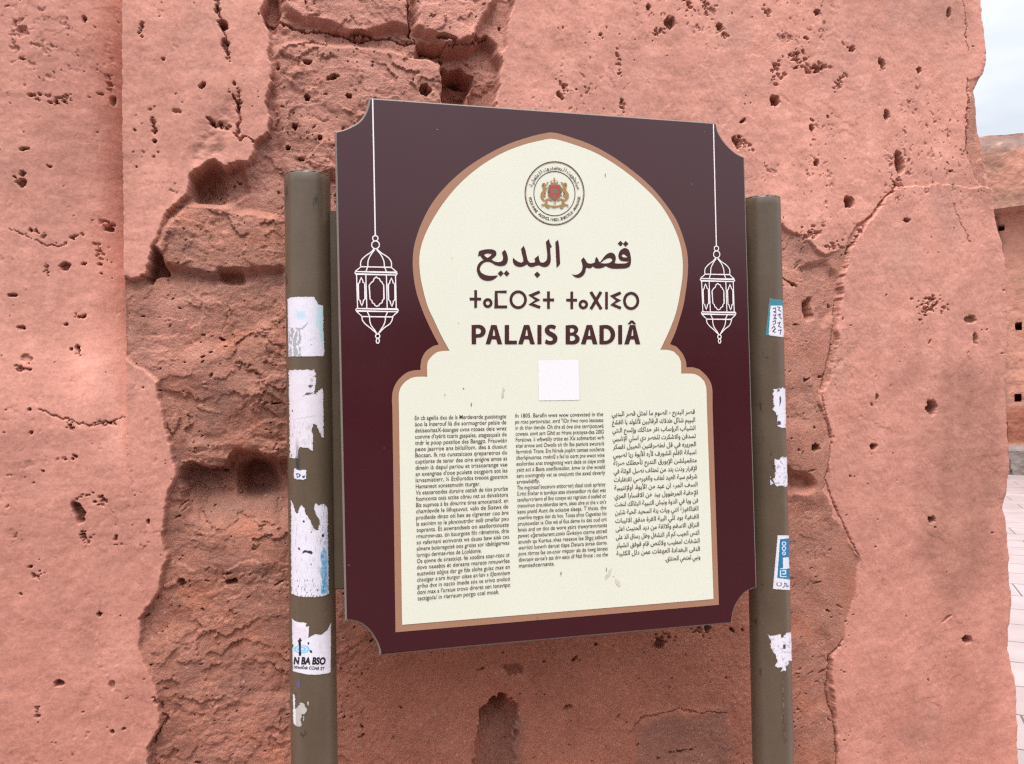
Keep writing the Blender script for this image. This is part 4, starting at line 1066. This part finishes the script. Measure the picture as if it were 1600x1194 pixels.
gold = [[(372, 470), (380, 440), (410, 428), (435, 448), (440, 490), (430, 530), (455, 500), (470, 505), (440, 560), (420, 590), (440, 620), (430, 655), (400, 660), (410, 700), (440, 720), (405, 725), (372, 690), (352, 650), (362, 590), (385, 560), (390, 510)],
        [(785, 460), (775, 432), (745, 425), (715, 445), (712, 485), (722, 525), (695, 500), (680, 508), (708, 555), (735, 590), (715, 620), (725, 655), (755, 660), (745, 700), (715, 720), (755, 722), (790, 690), (812, 650), (802, 595), (775, 560), (772, 510)],
        [(365, 770), (400, 775), (440, 760), (500, 790), (580, 800), (660, 790), (720, 760), (765, 772), (805, 785), (800, 825), (775, 800), (735, 800), (710, 845), (668, 840), (675, 810), (580, 832), (490, 808), (505, 832), (470, 842), (430, 805), (395, 795), (375, 812)],
        [(430, 700), (480, 680), (520, 690), (560, 715), (530, 722), (480, 705), (455, 725), (470, 755), (445, 760), (425, 735)], [(735, 700), (690, 680), (645, 690), (605, 715), (635, 722), (685, 705), (708, 725), (695, 755), (720, 760), (742, 735)],
        [(452, 430), (470, 410), (488, 430), (470, 440), (455, 470), (445, 460)], [(712, 430), (692, 410), (674, 430), (694, 440), (705, 468), (716, 460)]]
for g in gold: s.poly([ze(catmull(g, True, 3))], 1)
s.poly([ze(catmull([(490, 470), (520, 455), (580, 462), (640, 455), (672, 470), (690, 520), (690, 600), (660, 660), (620, 695), (582, 720), (545, 695), (500, 655), (472, 600), (475, 520)], True, 3))], 3)
s.poly([ze(catmull([(500, 480), (580, 472), (665, 480), (672, 560), (660, 625), (625, 675), (582, 712), (540, 675), (502, 625), (490, 560)], True, 3))], 2)
s.poly([ze(catmull([(520, 545), (580, 520), (640, 545), (625, 585), (582, 595), (535, 585)], True, 3))], 3)
s.poly([ze([(582, 610), (592, 640), (622, 640), (598, 658), (607, 688), (582, 670), (557, 688), (566, 658), (542, 640), (572, 640)])], 3)
s.poly([ze(catmull([(540, 462), (548, 440), (510, 425), (520, 395), (560, 392), (572, 375), (560, 360), (575, 343), (590, 360), (580, 375), (592, 392), (632, 395), (642, 425), (605, 440), (612, 462)], True, 3))], 1)
s.poly([ze(catmull([(528, 418), (545, 402), (566, 408), (560, 428)], True, 3))], 4); s.poly([ze(catmull([(592, 408), (612, 402), (630, 415), (600, 428)], True, 3))], 4)
zc(582, 750, 14, 9, 1, 28); zc(447, 742, 16, 9, 1); zc(716, 742, 16, 9, 1)
for fx, fy, r in ((398, 470, 8), (425, 600, 6), (752, 470, 8), (740, 600, 6), (480, 580, 9), (685, 580, 9), (480, 640, 8), (690, 640, 8)): zc(fx, fy, r, 7, 0)
s.build('round_emblem', MATS, board)

# --- small white square label left blank, a few splashes of dirt
s = Sheet(plane_map(YT)); s.poly([[(840.5, 563.5), (903.5, 562.5), (904.6, 625.0), (841.5, 626.0)]]); s.build('blank_white_label', M_white, board)
def raster(name, mapper, bbox, fn, step, mats, parent, lift=0.0):
    gx = np.arange(bbox[0], bbox[2], step); gy = np.arange(bbox[1], bbox[3], step)
    GX, GY = np.meshgrid(gx, gy)
    mask, colr = fn(GX, GY)
    W, ok = mapper(GX, GY)
    nr, nc = GX.shape
    ii = np.arange(nr * nc).reshape(nr, nc)
    Q = np.stack([ii[1:, :-1], ii[1:, 1:], ii[:-1, 1:], ii[:-1, :-1]], -1).reshape(-1, 4)
    keep = (mask & ok)
    kq = (keep[:-1, :-1] & keep[1:, 1:] & keep[:-1, 1:] & keep[1:, :-1]).ravel()
    Q = Q[kq]
    if len(Q) == 0: return None
    used = np.unique(Q); remap = np.zeros(nr * nc, np.int32); remap[used] = np.arange(len(used))
    return mesh_np(name, W.reshape(-1, 3)[used], remap[Q], colr.reshape(-1, 3)[used] if colr is not None else None)
def plane_grid(y):
    def f(GX, GY):
        W = on_plane_y(GX, GY, 0.0); W[..., 1] = y
        return W, np.ones(GX.shape, bool)
    return f
for (cx, cy, rx, ry, tilt) in ((950, 897, 4, 12, 0.5), (964, 910, 5, 11, -0.5), (785, 614, 4, 14, 0.1)):
    def splash(GX, GY):
        n = fbm(GX / 7, GY / 11, 4, 301)
        dx = GX - cx + tilt * (GY - cy); dy = GY - cy
        return np.hypot(dx / rx, dy / ry) + 0.9 * n < 0.62, None
    me = raster('dirt', plane_grid(YT), (cx - 18, cy - 24, cx + 18, cy + 24), splash, 0.5, None, None)
    if me: link('dirt_splash', me, M_stain, board)
_r = random.Random(4)
for (cx, cy, rx, ry) in [(695, 617, .9, .9), (724, 607, 1.3, .8), (736, 632, .8, 3.2), (716, 505, .9, .7), (945, 275, .6, 3.5), (706, 404, .6, .8), (947, 889, .8, 4), (839, 965, .7, 2), (876, 896, .9, 3)]:
    s = Sheet(plane_map(YT - 0.0004))
    s.poly([[(cx + rx * math.cos(a) * _r.uniform(.6, 1.2), cy + ry * math.sin(a) * _r.uniform(.7, 1.2)) for a in np.linspace(0, 6.28, 9)[:-1]]])
    s.build('dirt_speck', M_speck, board)
for (cx, cy, r) in [(683, 203, 1.3), (1080, 288, 1.0), (1100, 206, .9), (545, 883, 1.2), (631, 159, 1.6), (600, 700, .7)]:
    s = Sheet(plane_map(-0.0012))
    s.poly([[(cx + r * math.cos(a) * _r.uniform(.7, 1.3), cy + r * .8 * math.sin(a) * _r.uniform(.7, 1.2)) for a in np.linspace(0, 6.28, 9)[:-1]]])
    s.build('paint_chip', M_trim, board)

# ------------------------------------------------------------------ posts, brackets
PD = 0.09; PR = PD / 2; YP = 0.078
def make_post(top_px, bot_px, name='post'):
    A = on_plane_y(np.array(top_px[0]), np.array(top_px[1]), YP); Bq = on_plane_y(np.array(bot_px[0]), np.array(bot_px[1]), YP)
    D = (Bq - A) / np.linalg.norm(Bq - A)
    Bt = A + D * ((A[2] + 0.1) / -D[2])
    e1 = np.cross(D, [0, 1, 0]); e1 /= np.linalg.norm(e1); e2 = np.cross(D, e1)
    n = 64; rows = [(0.0, PR - 0.004), (0.0012, PR - 0.0012), (0.004, PR)] + [(t, PR) for t in np.linspace(0.02, np.linalg.norm(Bt - A), 40)]
    V_, F_ = [], []
    for (t, r) in rows:
        for k in range(n):
            a = 2 * math.pi * k / n
            V_.append(A + D * t + r * (e1 * math.cos(a) + e2 * math.sin(a)))
    for i in range(len(rows) - 1):
        for k in range(n): F_.append((i * n + k, i * n + (k + 1) % n, (i + 1) * n + (k + 1) % n, (i + 1) * n + k))
    me = mesh_np('post', V_, F_, smooth=True)
    bm = bmesh.new(); bm.from_mesh(me); bmesh.ops.recalc_face_normals(bm, faces=bm.faces); bm.to_mesh(me); bm.free()
    o = link(name, me, M_metal, sign)
    # welded end plate, slightly domed and ragged at the bead
    CV, CF = [], []
    for j, (r, hgt) in enumerate(((PR - 0.0005, 0.000), (PR - 0.0015, 0.0022), (PR * 0.8, 0.0045), (PR * 0.4, 0.006))):
        for k in range(n):
            a = 2 * math.pi * k / n
            rr = r + (0.0010 * math.sin(k * 2.7) * math.sin(k * 1.3 + j) if j < 2 else 0)
            CV.append(A - D * (hgt - 0.0012) + rr * (e1 * math.cos(a) + e2 * math.sin(a)))
    for i in range(3):
        for k in range(n): CF.append((i * n + k, i * n + (k + 1) % n, (i + 1) * n + (k + 1) % n, (i + 1) * n + k))
    cm = bpy.data.meshes.new('cap'); cm.from_pydata([tuple(v) for v in CV], [], CF + [tuple(range(3 * n, 4 * n))])
    bm = bmesh.new(); bm.from_mesh(cm); bmesh.ops.recalc_face_normals(bm, faces=bm.faces)
    for f in bm.faces: f.smooth = True
    bm.to_mesh(cm); bm.free()
    link('end_cap', cm, M_metal, o)
    return o, A, D
postL, AL, DL = make_post((480.3, 276), (491.5, 1194))
postR, ARr, DR = make_post((1187.5, 313), (1208.0, 1194))

def on_post(A, D, lift):
    def f(GX, GY):
        GX, GY = np.asarray(GX, float), np.asarray(GY, float)
        d = rays(GX, GY); d /= np.linalg.norm(d, axis=-1)[..., None]
        w = CAM - A
        dp = d - (d @ D)[..., None] * D; wp = w - np.dot(w, D) * D
        a = (dp * dp).sum(-1); b = 2 * (dp @ wp); c = wp @ wp - (PR + lift) ** 2
        disc = b * b - 4 * a * c
        ok = disc > 0
        t = (-b - np.sqrt(np.maximum(disc, 0))) / (2 * a)
        return CAM + d * t[..., None], ok
    return f
def post_sheet(A, D, lift):
    fl = on_post(A, D, lift)
    return Sheet(lambda pts, l: fl(np.array(pts)[:, 0], np.array(pts)[:, 1])[0])

def make_bracket(x0, x1, z0, z1, y0, y1):
    bm = bmesh.new()
    bmesh.ops.create_cube(bm, size=1.0)
    for v in bm.verts: v.co = Vector(((x0 + x1) / 2 + v.co.x * (x1 - x0), (y0 + y1) / 2 + v.co.y * (y1 - y0), (z0 + z1) / 2 + v.co.z * (z1 - z0)))
    bmesh.ops.bevel(bm, geom=bm.edges[:], offset=0.002, segments=2, affect='EDGES')
    me = bpy.data.meshes.new('bracket'); bm.to_mesh(me); bm.free()
    return link('bracket', me, M_metal, sign)
zt_l = on_plane_y(np.array(518.), np.array(326.), 0.05)[2]; zb_l = on_plane_y(np.array(518.), np.array(925.), 0.05)[2]
xl = sp([(524, 560)], 0)[0][0]; xr = sp([(1173, 560)], 0)[0][0]
make_bracket(xl - 0.030, xl + 0.045, zb_l, zt_l, 0.066, 0.090)
make_bracket(xl + 0.012, xl + 0.045, zb_l - 0.02, zt_l - 0.02, 0.0255, 0.0655)
make_bracket(xr - 0.045, xr + 0.020, zb_l, zt_l, 0.066, 0.090)
make_bracket(xr - 0.045, xr - 0.012, zb_l - 0.02, zt_l - 0.02, 0.0255, 0.0655)

# ------------------------------------------------------------------ stickers and scraps of paper on the posts
def blend(c, m, colr):
    m = np.asarray(m, float)[..., None]
    return c * (1 - m) + np.array(colr) * m
def sticker(label, post, A, D, poly, paint, ragged=1.0, extra=None, base=(0.74, 0.70, 0.78), name='sticker', texts=None):
    P = np.array(poly)
    bb = (P[:, 0].min() - 3, P[:, 1].min() - 3, P[:, 0].max() + 3, P[:, 1].max() + 3)
    sd = int(abs(P[0, 0] * 13 + P[0, 1] * 7)) % 97
    def fn(GX, GY):
        n1, n2 = fbm(GX / 5, GY / 5, 4, sd, 0.6), fbm(GX / 5, GY / 5, 4, sd + 9, 0.6)
        gx, gy = GX + ragged * 3 * n1, GY + ragged * 3 * n2
        m = in_poly(gx, gy, poly)
        for e in (extra or []): m |= in_poly(gx, gy, e)
        c = np.broadcast_to(np.array(base), GX.shape + (3,)).copy() * (1 + 0.06 * fbm(GX / 20, GY / 8, 3, sd)[..., None])
        c = paint(GX, GY, gx, gy, c, n1, n2)
        inner = box_blur(m.astype(float), 5)
        c = blend(c, np.clip((1 - inner) * 1.1 * (0.4 + n1), 0, 0.6), (0.30, 0.27, 0.23))
        c = blend(c, sstep(0.25, 0.6, fbm(GX / 9, GY / 22, 4, sd + 3, 0.6)) * 0.30, (0.36, 0.33, 0.30))
        return m, np.clip(c, 0, 1)
    me = raster('sticker', on_post(A, D, 0.0006), bb, fn, 0.5, None, None)
    o = link(name, me, [M_stick, M_black], post)
    if texts:
        sh = post_sheet(A, D, 0.0011)
        for t in texts: sh.text(*t[:4], **t[4])
        tm = mesh_np('t', np.array(sh.v), np.array(sh.f), smooth=False, mat_idx=[1] * len(sh.f))
        bm = bmesh.new(); bm.from_mesh(o.data); bm.from_mesh(tm); bm.to_mesh(o.data); bm.free()
        bpy.data.meshes.remove(tm)
        for p in o.data.polygons: pass
    if label: o['label'] = label
    return o
zA = lambda pts: [(430 + a / 3.854, 450 + b / 3.854) for a, b in pts]
zB = lambda pts: [(430 + a / 5.43, 740 + b / 5.43) for a, b in pts]
zC_ = lambda pts: [(430 + a / 4.70, 940 + b / 4.70) for a, b in pts]
zR = lambda pts: [(1160 + a / 2.911, 290 + b / 2.911) for a, b in pts]
zQ = lambda pts: [(1160 + a / 2.369, 690 + b / 2.369) for a, b in pts]

def p1(GX, GY, gx, gy, c, n1, n2):
    c = blend(c, sstep(1.0, 0.4, np.hypot((GX - 470) / 11, (GY - 492) / 10) + 0.6 * n1) * 0.75, (0.42, 0.62, 0.74))
    c = blend(c, in_poly(gx, gy, zA([(120, 240), (160, 240), (195, 205), (200, 215), (165, 252), (125, 250)])) * 0.6, (0.20, 0.25, 0.30))
    c = blend(c, in_poly(gx, gy, zA([(250, 110), (286, 112), (290, 320), (262, 330), (268, 250), (244, 230)])) * 0.75, (0.48, 0.72, 0.80))
    c = blend(c, ((fbm(GX / 4, GY / 9, 4, 7) > -0.12) & in_poly(GX + 4 * n1, GY, zA([(80, 235), (150, 250), (158, 410), (84, 410)]))) * 0.75, (0.27, 0.28, 0.28))
    c = blend(c, ((fbm(GX / 2.5, GY / 2.5, 3, 8) > 0.36) & in_poly(GX, GY, zA([(150, 290), (240, 300), (230, 400), (150, 400)]))) * 0.85, (0.13, 0.13, 0.15))
    return c
sticker('white sticker with pale blue blot and grey scuffs', postL, AL, DL, zA([(73, 66), (90, 58), (120, 53), (232, 52), (252, 80), (258, 98), (288, 103), (297, 402), (285, 413), (79, 413)]), p1, 0.35)
def p2(GX, GY, gx, gy, c, n1, n2):
    c = blend(c, (n1 > 0.15) & (GX > 484) & (GY < 618), (0.45, 0.42, 0.40))
    for q in ([(162, 655), (190, 630), (232, 628), (215, 640), (180, 648)], [(196, 590), (205, 582), (228, 582), (222, 598), (200, 600)], [(100, 735), (106, 735), (106, 745), (100, 745)], [(95, 1000), (100, 1000), (100, 1020), (95, 1020)]):
        c = blend(c, in_poly(gx, gy, zA(q)) * 0.9, (0.06, 0.05, 0.06))
    c = blend(c, in_poly(gx, gy, zA([(100, 790), (240, 768), (240, 773), (100, 795)])) * 0.5, (0.42, 0.38, 0.40))
    c = blend(c, ((fbm(GX / 3, GY / 12, 3, 31) > 0.18) & (GY > 660)) * 0.45, (0.42, 0.38, 0.38))
    return c
sticker('torn blank white sticker with ragged lower edge', postL, AL, DL, zA([(80, 492), (236, 492), (245, 520), (245, 580), (236, 640), (285, 598), (291, 640), (293, 905), (280, 898), (265, 868), (245, 825), (232, 818), (222, 850), (230, 900), (226, 985),
        (200, 966), (170, 962), (150, 960), (140, 990), (136, 1025), (87, 1025)]), p2, 0.8, base=(0.72, 0.66, 0.72))
sticker('dark torn strip of adhesive', postL, AL, DL, zA([(130, 885), (135, 930), (145, 1000), (150, 1080), (165, 1092), (140, 1100), (120, 1085), (122, 1010)]), lambda GX, GY, gx, gy, c, a, b: c, 0.3, base=(0.035, 0.035, 0.042), name='paper_scrap')
def p3(GX, GY, gx, gy, c, n1, n2):
    for q in ([(125, 1120), (140, 1115), (152, 1122), (150, 1138), (130, 1142)], [(160, 1132), (180, 1128), (180, 1140), (165, 1144)]): c = blend(c, in_poly(gx, gy, zA(q)), (0.03, 0.07, 0.22))
    c = blend(c, in_poly(GX, GY, zA([(132, 1124), (144, 1122), (143, 1134), (134, 1135)])), (0.7, 0.7, 0.8))
    return blend(c, in_poly(gx, gy, zA([(272, 1000), (290, 995), (298, 1020), (285, 1030)])) * 0.7, (0.25, 0.45, 0.65))
sticker('small white scrap with blue marks', postL, AL, DL, zA([(115, 1082), (140, 1096), (185, 1095), (190, 1150), (165, 1158), (140, 1154), (112, 1148), (110, 1110)]), p3, 0.6, [zA([(258, 992), (294, 985), (300, 1030), (284, 1060), (265, 1045)]), zA([(278, 1098), (297, 1100), (295, 1128), (280, 1115)])], name='paper_scrap')
def p4(GX, GY, gx, gy, c, n1, n2):
    c = blend(c, (in_poly(gx, gy, zB([(410, 625), (432, 640), (442, 800), (446, 1012), (400, 1025), (385, 1010), (400, 900), (380, 830), (395, 780), (380, 690)]))) * np.clip(0.75 + 0.8 * n2, 0.3, 1), (0.05, 0.36, 0.60))
    c = blend(c, ((fbm(GX / 2, GY / 10, 3, 41) > 0.25) & (GX > 500)) * 0.6, (0.03, 0.12, 0.36))
    c = blend(c, in_poly(GX, GY, zB([(425, 480), (450, 480), (455, 1020), (435, 1020)])) * 0.35, (0.25, 0.5, 0.75))
    for q in ([(225, 670), (240, 655), (270, 648), (300, 655), (322, 672), (305, 688), (285, 672), (250, 668), (232, 680)], [(195, 625), (204, 628), (210, 655), (200, 655)], [(232, 398), (248, 400), (248, 415), (236, 415)],
              [(395, 515), (415, 510), (415, 535), (398, 540)], [(298, 500), (312, 490), (312, 500), (300, 508)], [(298, 765), (308, 765), (308, 778), (300, 778)]):
        c = blend(c, in_poly(gx, gy, zB(q)), (0.03, 0.035, 0.06))
    c = blend(c, ((fbm(GX / 1.6, GY / 5, 3, 43) > 0.30) & (GY > 905)) * 0.9, (0.04, 0.04, 0.06))
    c = blend(c, ((fbm(GX / 2, GY / 16, 3, 44) > 0.30) & (GY > 800)) * 0.5, (0.34, 0.32, 0.40))
    return blend(c, (fbm(GX / 1.5, GY / 1.8, 2, 45) > 0.62) * 0.8, (0.10, 0.10, 0.13))
sticker('long torn white sticker with a blue streak and black flecks', postL, AL, DL, zB([(132, 215), (140, 225), (155, 265), (180, 340), (195, 330), (205, 292), (195, 272), (213, 285), (220, 258), (240, 285), (255, 330), (280, 360), (300, 400), (320, 450),
        (350, 485), (365, 480), (370, 440), (380, 400), (345, 350), (330, 310), (335, 255), (355, 252), (370, 272), (400, 254), (430, 265), (445, 300), (457, 1025), (420, 1038), (380, 1046), (300, 1052), (200, 1045), (135, 1022)]), p4, 0.7)
def p5(GX, GY, gx, gy, c, n1, n2):
    c = blend(c, in_poly(gx, gy, zC_([(127, 180), (232, 190), (238, 260), (180, 300), (140, 270)])) * 0.45, (0.72, 0.60, 0.66))
    r = np.hypot((GX - (430 + 195 / 4.7)) / 13.5, (GY - (940 + 350 / 4.7)) / 7)
    c = blend(c, (r < 1) * 0.55, (0.36, 0.62, 0.82)); c = blend(c, (np.abs(r - 0.8) < 0.09) | (np.abs(r - 0.4) < 0.1), (0.20, 0.48, 0.75))
    for q in ([(172, 290), (178, 268), (188, 270), (190, 290), (188, 340), (192, 398), (172, 398), (176, 340), (170, 310)], [(165, 285), (195, 282), (195, 290), (165, 296)], [(236, 300), (250, 298), (250, 316), (240, 318)], [(252, 355), (270, 360), (272, 380), (255, 375)], [(120, 312), (136, 318), (130, 340), (120, 335)]):
        c = blend(c, in_poly(GX, GY, zC_(q)), (0.015, 0.015, 0.02))
    return c
sticker('white sticker with the letters BA BSO under a blue oval', postL, AL, DL, zC_([(122, 118), (140, 138), (165, 150), (235, 155), (225, 185), (250, 180), (245, 265), (290, 237), (340, 242), (385, 205), (405, 160), (412, 150), (408, 520), (360, 533), (300, 540), (220, 536), (128, 512)]), p5, 0.35,
        texts=[("N BA BSO", zC_([(134, 458)])[0], zC_([(368, 461)])[0], 15.0, dict(bold=0.05, slant=0.12)), ("ɔiɾsolček COAR ST", zC_([(134, 490)])[0], zC_([(360, 505)])[0], 7.0, dict(bold=0.02, slant=0.15))])
def p6(GX, GY, gx, gy, c, n1, n2):
    return blend(c, ((GX < 482) & (GX > 462)) * 0.75, (0.40, 0.365, 0.31))
sticker('peeling scraps of a white sticker, low on the post', postL, AL, DL, zC_([(128, 676), (145, 682), (148, 790), (185, 742), (212, 740), (232, 800), (220, 832), (200, 830), (186, 870), (196, 922), (150, 914), (130, 888)]), p6, 0.8,
        [zC_([(232, 735), (262, 727), (276, 745), (266, 770), (240, 765)]), zC_([(345, 785), (404, 755), (406, 800), (390, 870), (366, 905), (328, 912), (325, 860), (345, 835), (318, 815), (332, 806)]), zC_([(200, 845), (210, 842), (216, 875), (206, 880)])], name='paper_scrap')
sticker('purple and black ink blots', postL, AL, DL, zC_([(165, 578), (180, 572), (188, 600), (184, 632), (168, 645), (160, 620)]), lambda GX, GY, gx, gy, c, a, b: blend(c, GX > 480, (0.05, 0.04, 0.06)), 0.7,
        [zC_([(305, 590), (330, 580), (344, 605), (335, 632), (312, 634)]), zC_([(284, 568), (300, 564), (310, 578), (300, 592)])], base=(0.09, 0.06, 0.20), name='ink_mark')
sticker('dark scuff near the top of the post', postL, AL, DL, [(430 + a / 5.19, 250 + b / 5.19) for a, b in [(310, 330), (320, 290), (345, 285), (350, 310), (338, 345), (325, 368), (305, 360)]], lambda GX, GY, gx, gy, c, a, b: c, 1.2,
        [[(430 + a / 5.19, 250 + b / 5.19) for a, b in [(325, 240), (345, 228), (348, 275), (338, 282)]], [(483, 424), (485, 423), (486, 426), (484, 427)]], base=(0.05, 0.042, 0.034), name='paint_scuff')
def near(GX, GY, pts, w):
    d = np.full(GX.shape, 1e9)
    for (xa, ya), (xb, yb) in zip(pts[:-1], pts[1:]):
        L2 = (xb - xa) ** 2 + (yb - ya) ** 2 + 1e-9
        t = np.clip(((GX - xa) * (xb - xa) + (GY - ya) * (yb - ya)) / L2, 0, 1)
        d = np.minimum(d, np.hypot(GX - xa - t * (xb - xa), GY - ya - t * (yb - ya)))
    return d < w
def p7(GX, GY, gx, gy, c, n1, n2):
    c = blend(c, in_poly(gx, gy, zR([(128, 546), (182, 546), (190, 690), (120, 680)])), (0.74, 0.72, 0.78))
    for q in ([(140, 560), (150, 556), (152, 572), (142, 574), (154, 580)], [(140, 590), (152, 588), (146, 600), (154, 606), (142, 606)], [(138, 620), (150, 614), (150, 628), (140, 632)], [(134, 650), (144, 640), (150, 652), (138, 664), (150, 668)],
              [(160, 552), (170, 556), (164, 566), (174, 572)], [(162, 590), (172, 584), (170, 600), (178, 606)], [(160, 626), (172, 622), (164, 640), (176, 646)], [(164, 660), (176, 656), (172, 676)]):
        c = blend(c, near(GX, GY, zR(q), 0.75), (0.04, 0.045, 0.16))
    return c
sticker('teal edged sticker with handwriting', postR, ARr, DR, zR([(123, 512), (150, 516), (186, 520), (190, 692), (140, 686), (105, 680)]), p7, 0.3, base=(0.035, 0.23, 0.30))
def p8(GX, GY, gx, gy, c, n1, n2):
    for q in ([(168, 960), (174, 955), (176, 990), (168, 1010)], [(160, 1072), (172, 1070), (172, 1090), (160, 1092)], [(158, 928), (168, 926), (168, 936), (160, 940)]): c = blend(c, in_poly(gx, gy, zR(q)), (0.06, 0.05, 0.08))
    return c
sticker('scraped white strip of sticker', postR, ARr, DR, zR([(140, 926), (200, 920), (200, 1104), (160, 1098), (156, 1045), (140, 1020)]), p8, 1.0)
sticker('scraped white remnant of sticker', postR, ARr, DR, zQ([(118, 64), (134, 66), (142, 58), (170, 52), (172, 168), (125, 165), (110, 140), (122, 128)]), lambda GX, GY, gx, gy, c, a, b: blend(c, (a > 0.2) * 0.6, (0.25, 0.22, 0.2)), 1.1,
        [zQ([(80, 120), (98, 95), (103, 135), (118, 162), (95, 160)])], name='paper_scrap')
def p9(GX, GY, gx, gy, c, n1, n2):
    inner = in_poly(GX, GY, zQ([(139, 362), (180, 357), (180, 512), (129, 505)]))
    c = blend(c, inner, (0.02, 0.17, 0.34))
    for cy_, r_ in ((378, 5.5), (396, 5.5), (414, 4.5)):
        rr = np.hypot((GX - (1160 + 154 / 2.369)), (GY - (690 + cy_ / 2.369)))
        c = blend(c, np.abs(rr - r_ / 2.0) < 0.75, (0.62, 0.70, 0.80))
    for q in ([(141, 478), (141, 500), (162, 500)], [(147, 478), (160, 478), (160, 490), (148, 490)], [(142, 470), (164, 470)]): c = blend(c, near(GX, GY, zQ(q), 0.8) & inner, (0.55, 0.70, 0.80))
    c = blend(c, in_poly(gx, gy, zQ([(150, 430), (172, 428), (174, 470), (150, 470)])) * 0.9, (0.75, 0.76, 0.8))
    r = np.hypot((GX - (1160 + 136 / 2.369)) / 4.2, (GY - (690 + 528 / 2.369)) / 3.6)
    c = blend(c, (np.abs(r - 0.85) < 0.18) & (GY > 690 + 522 / 2.369), (0.04, 0.10, 0.18))
    return blend(c, near(GX, GY, zQ([(150, 540), (158, 534), (156, 524), (164, 528), (164, 538), (172, 534)]), 0.8), (0.08, 0.14, 0.2))
sticker('white bordered sticker with a dark blue field', postR, ARr, DR, zQ([(130, 347), (182, 346), (184, 551), (112, 547)]), p9, 0.15)
sticker('torn white sticker scrap on the lower post', postR, ARr, DR, zQ([(93, 716), (115, 718), (140, 712), (148, 728), (160, 708), (190, 702), (192, 812), (172, 815), (160, 850), (138, 855), (150, 838), (118, 835), (128, 812), (118, 782), (103, 762), (105, 738)]),
        lambda GX, GY, gx, gy, c, a, b: blend(blend(c, (a > 0.18) * 0.5, (0.3, 0.27, 0.25)), in_poly(GX, GY, zQ([(150, 752), (160, 750), (160, 768), (150, 768)])), (0.06, 0.06, 0.07)), 1.1, name='paper_scrap')
sticker('rusty drip down the post', postR, ARr, DR, zQ([(148, 870), (152, 880), (156, 940), (158, 1000), (162, 1110), (156, 1122), (150, 1050), (149, 960)]), lambda GX, GY, gx, gy, c, a, b: c, 0.8, base=(0.070, 0.028, 0.022), name='rust_streak')
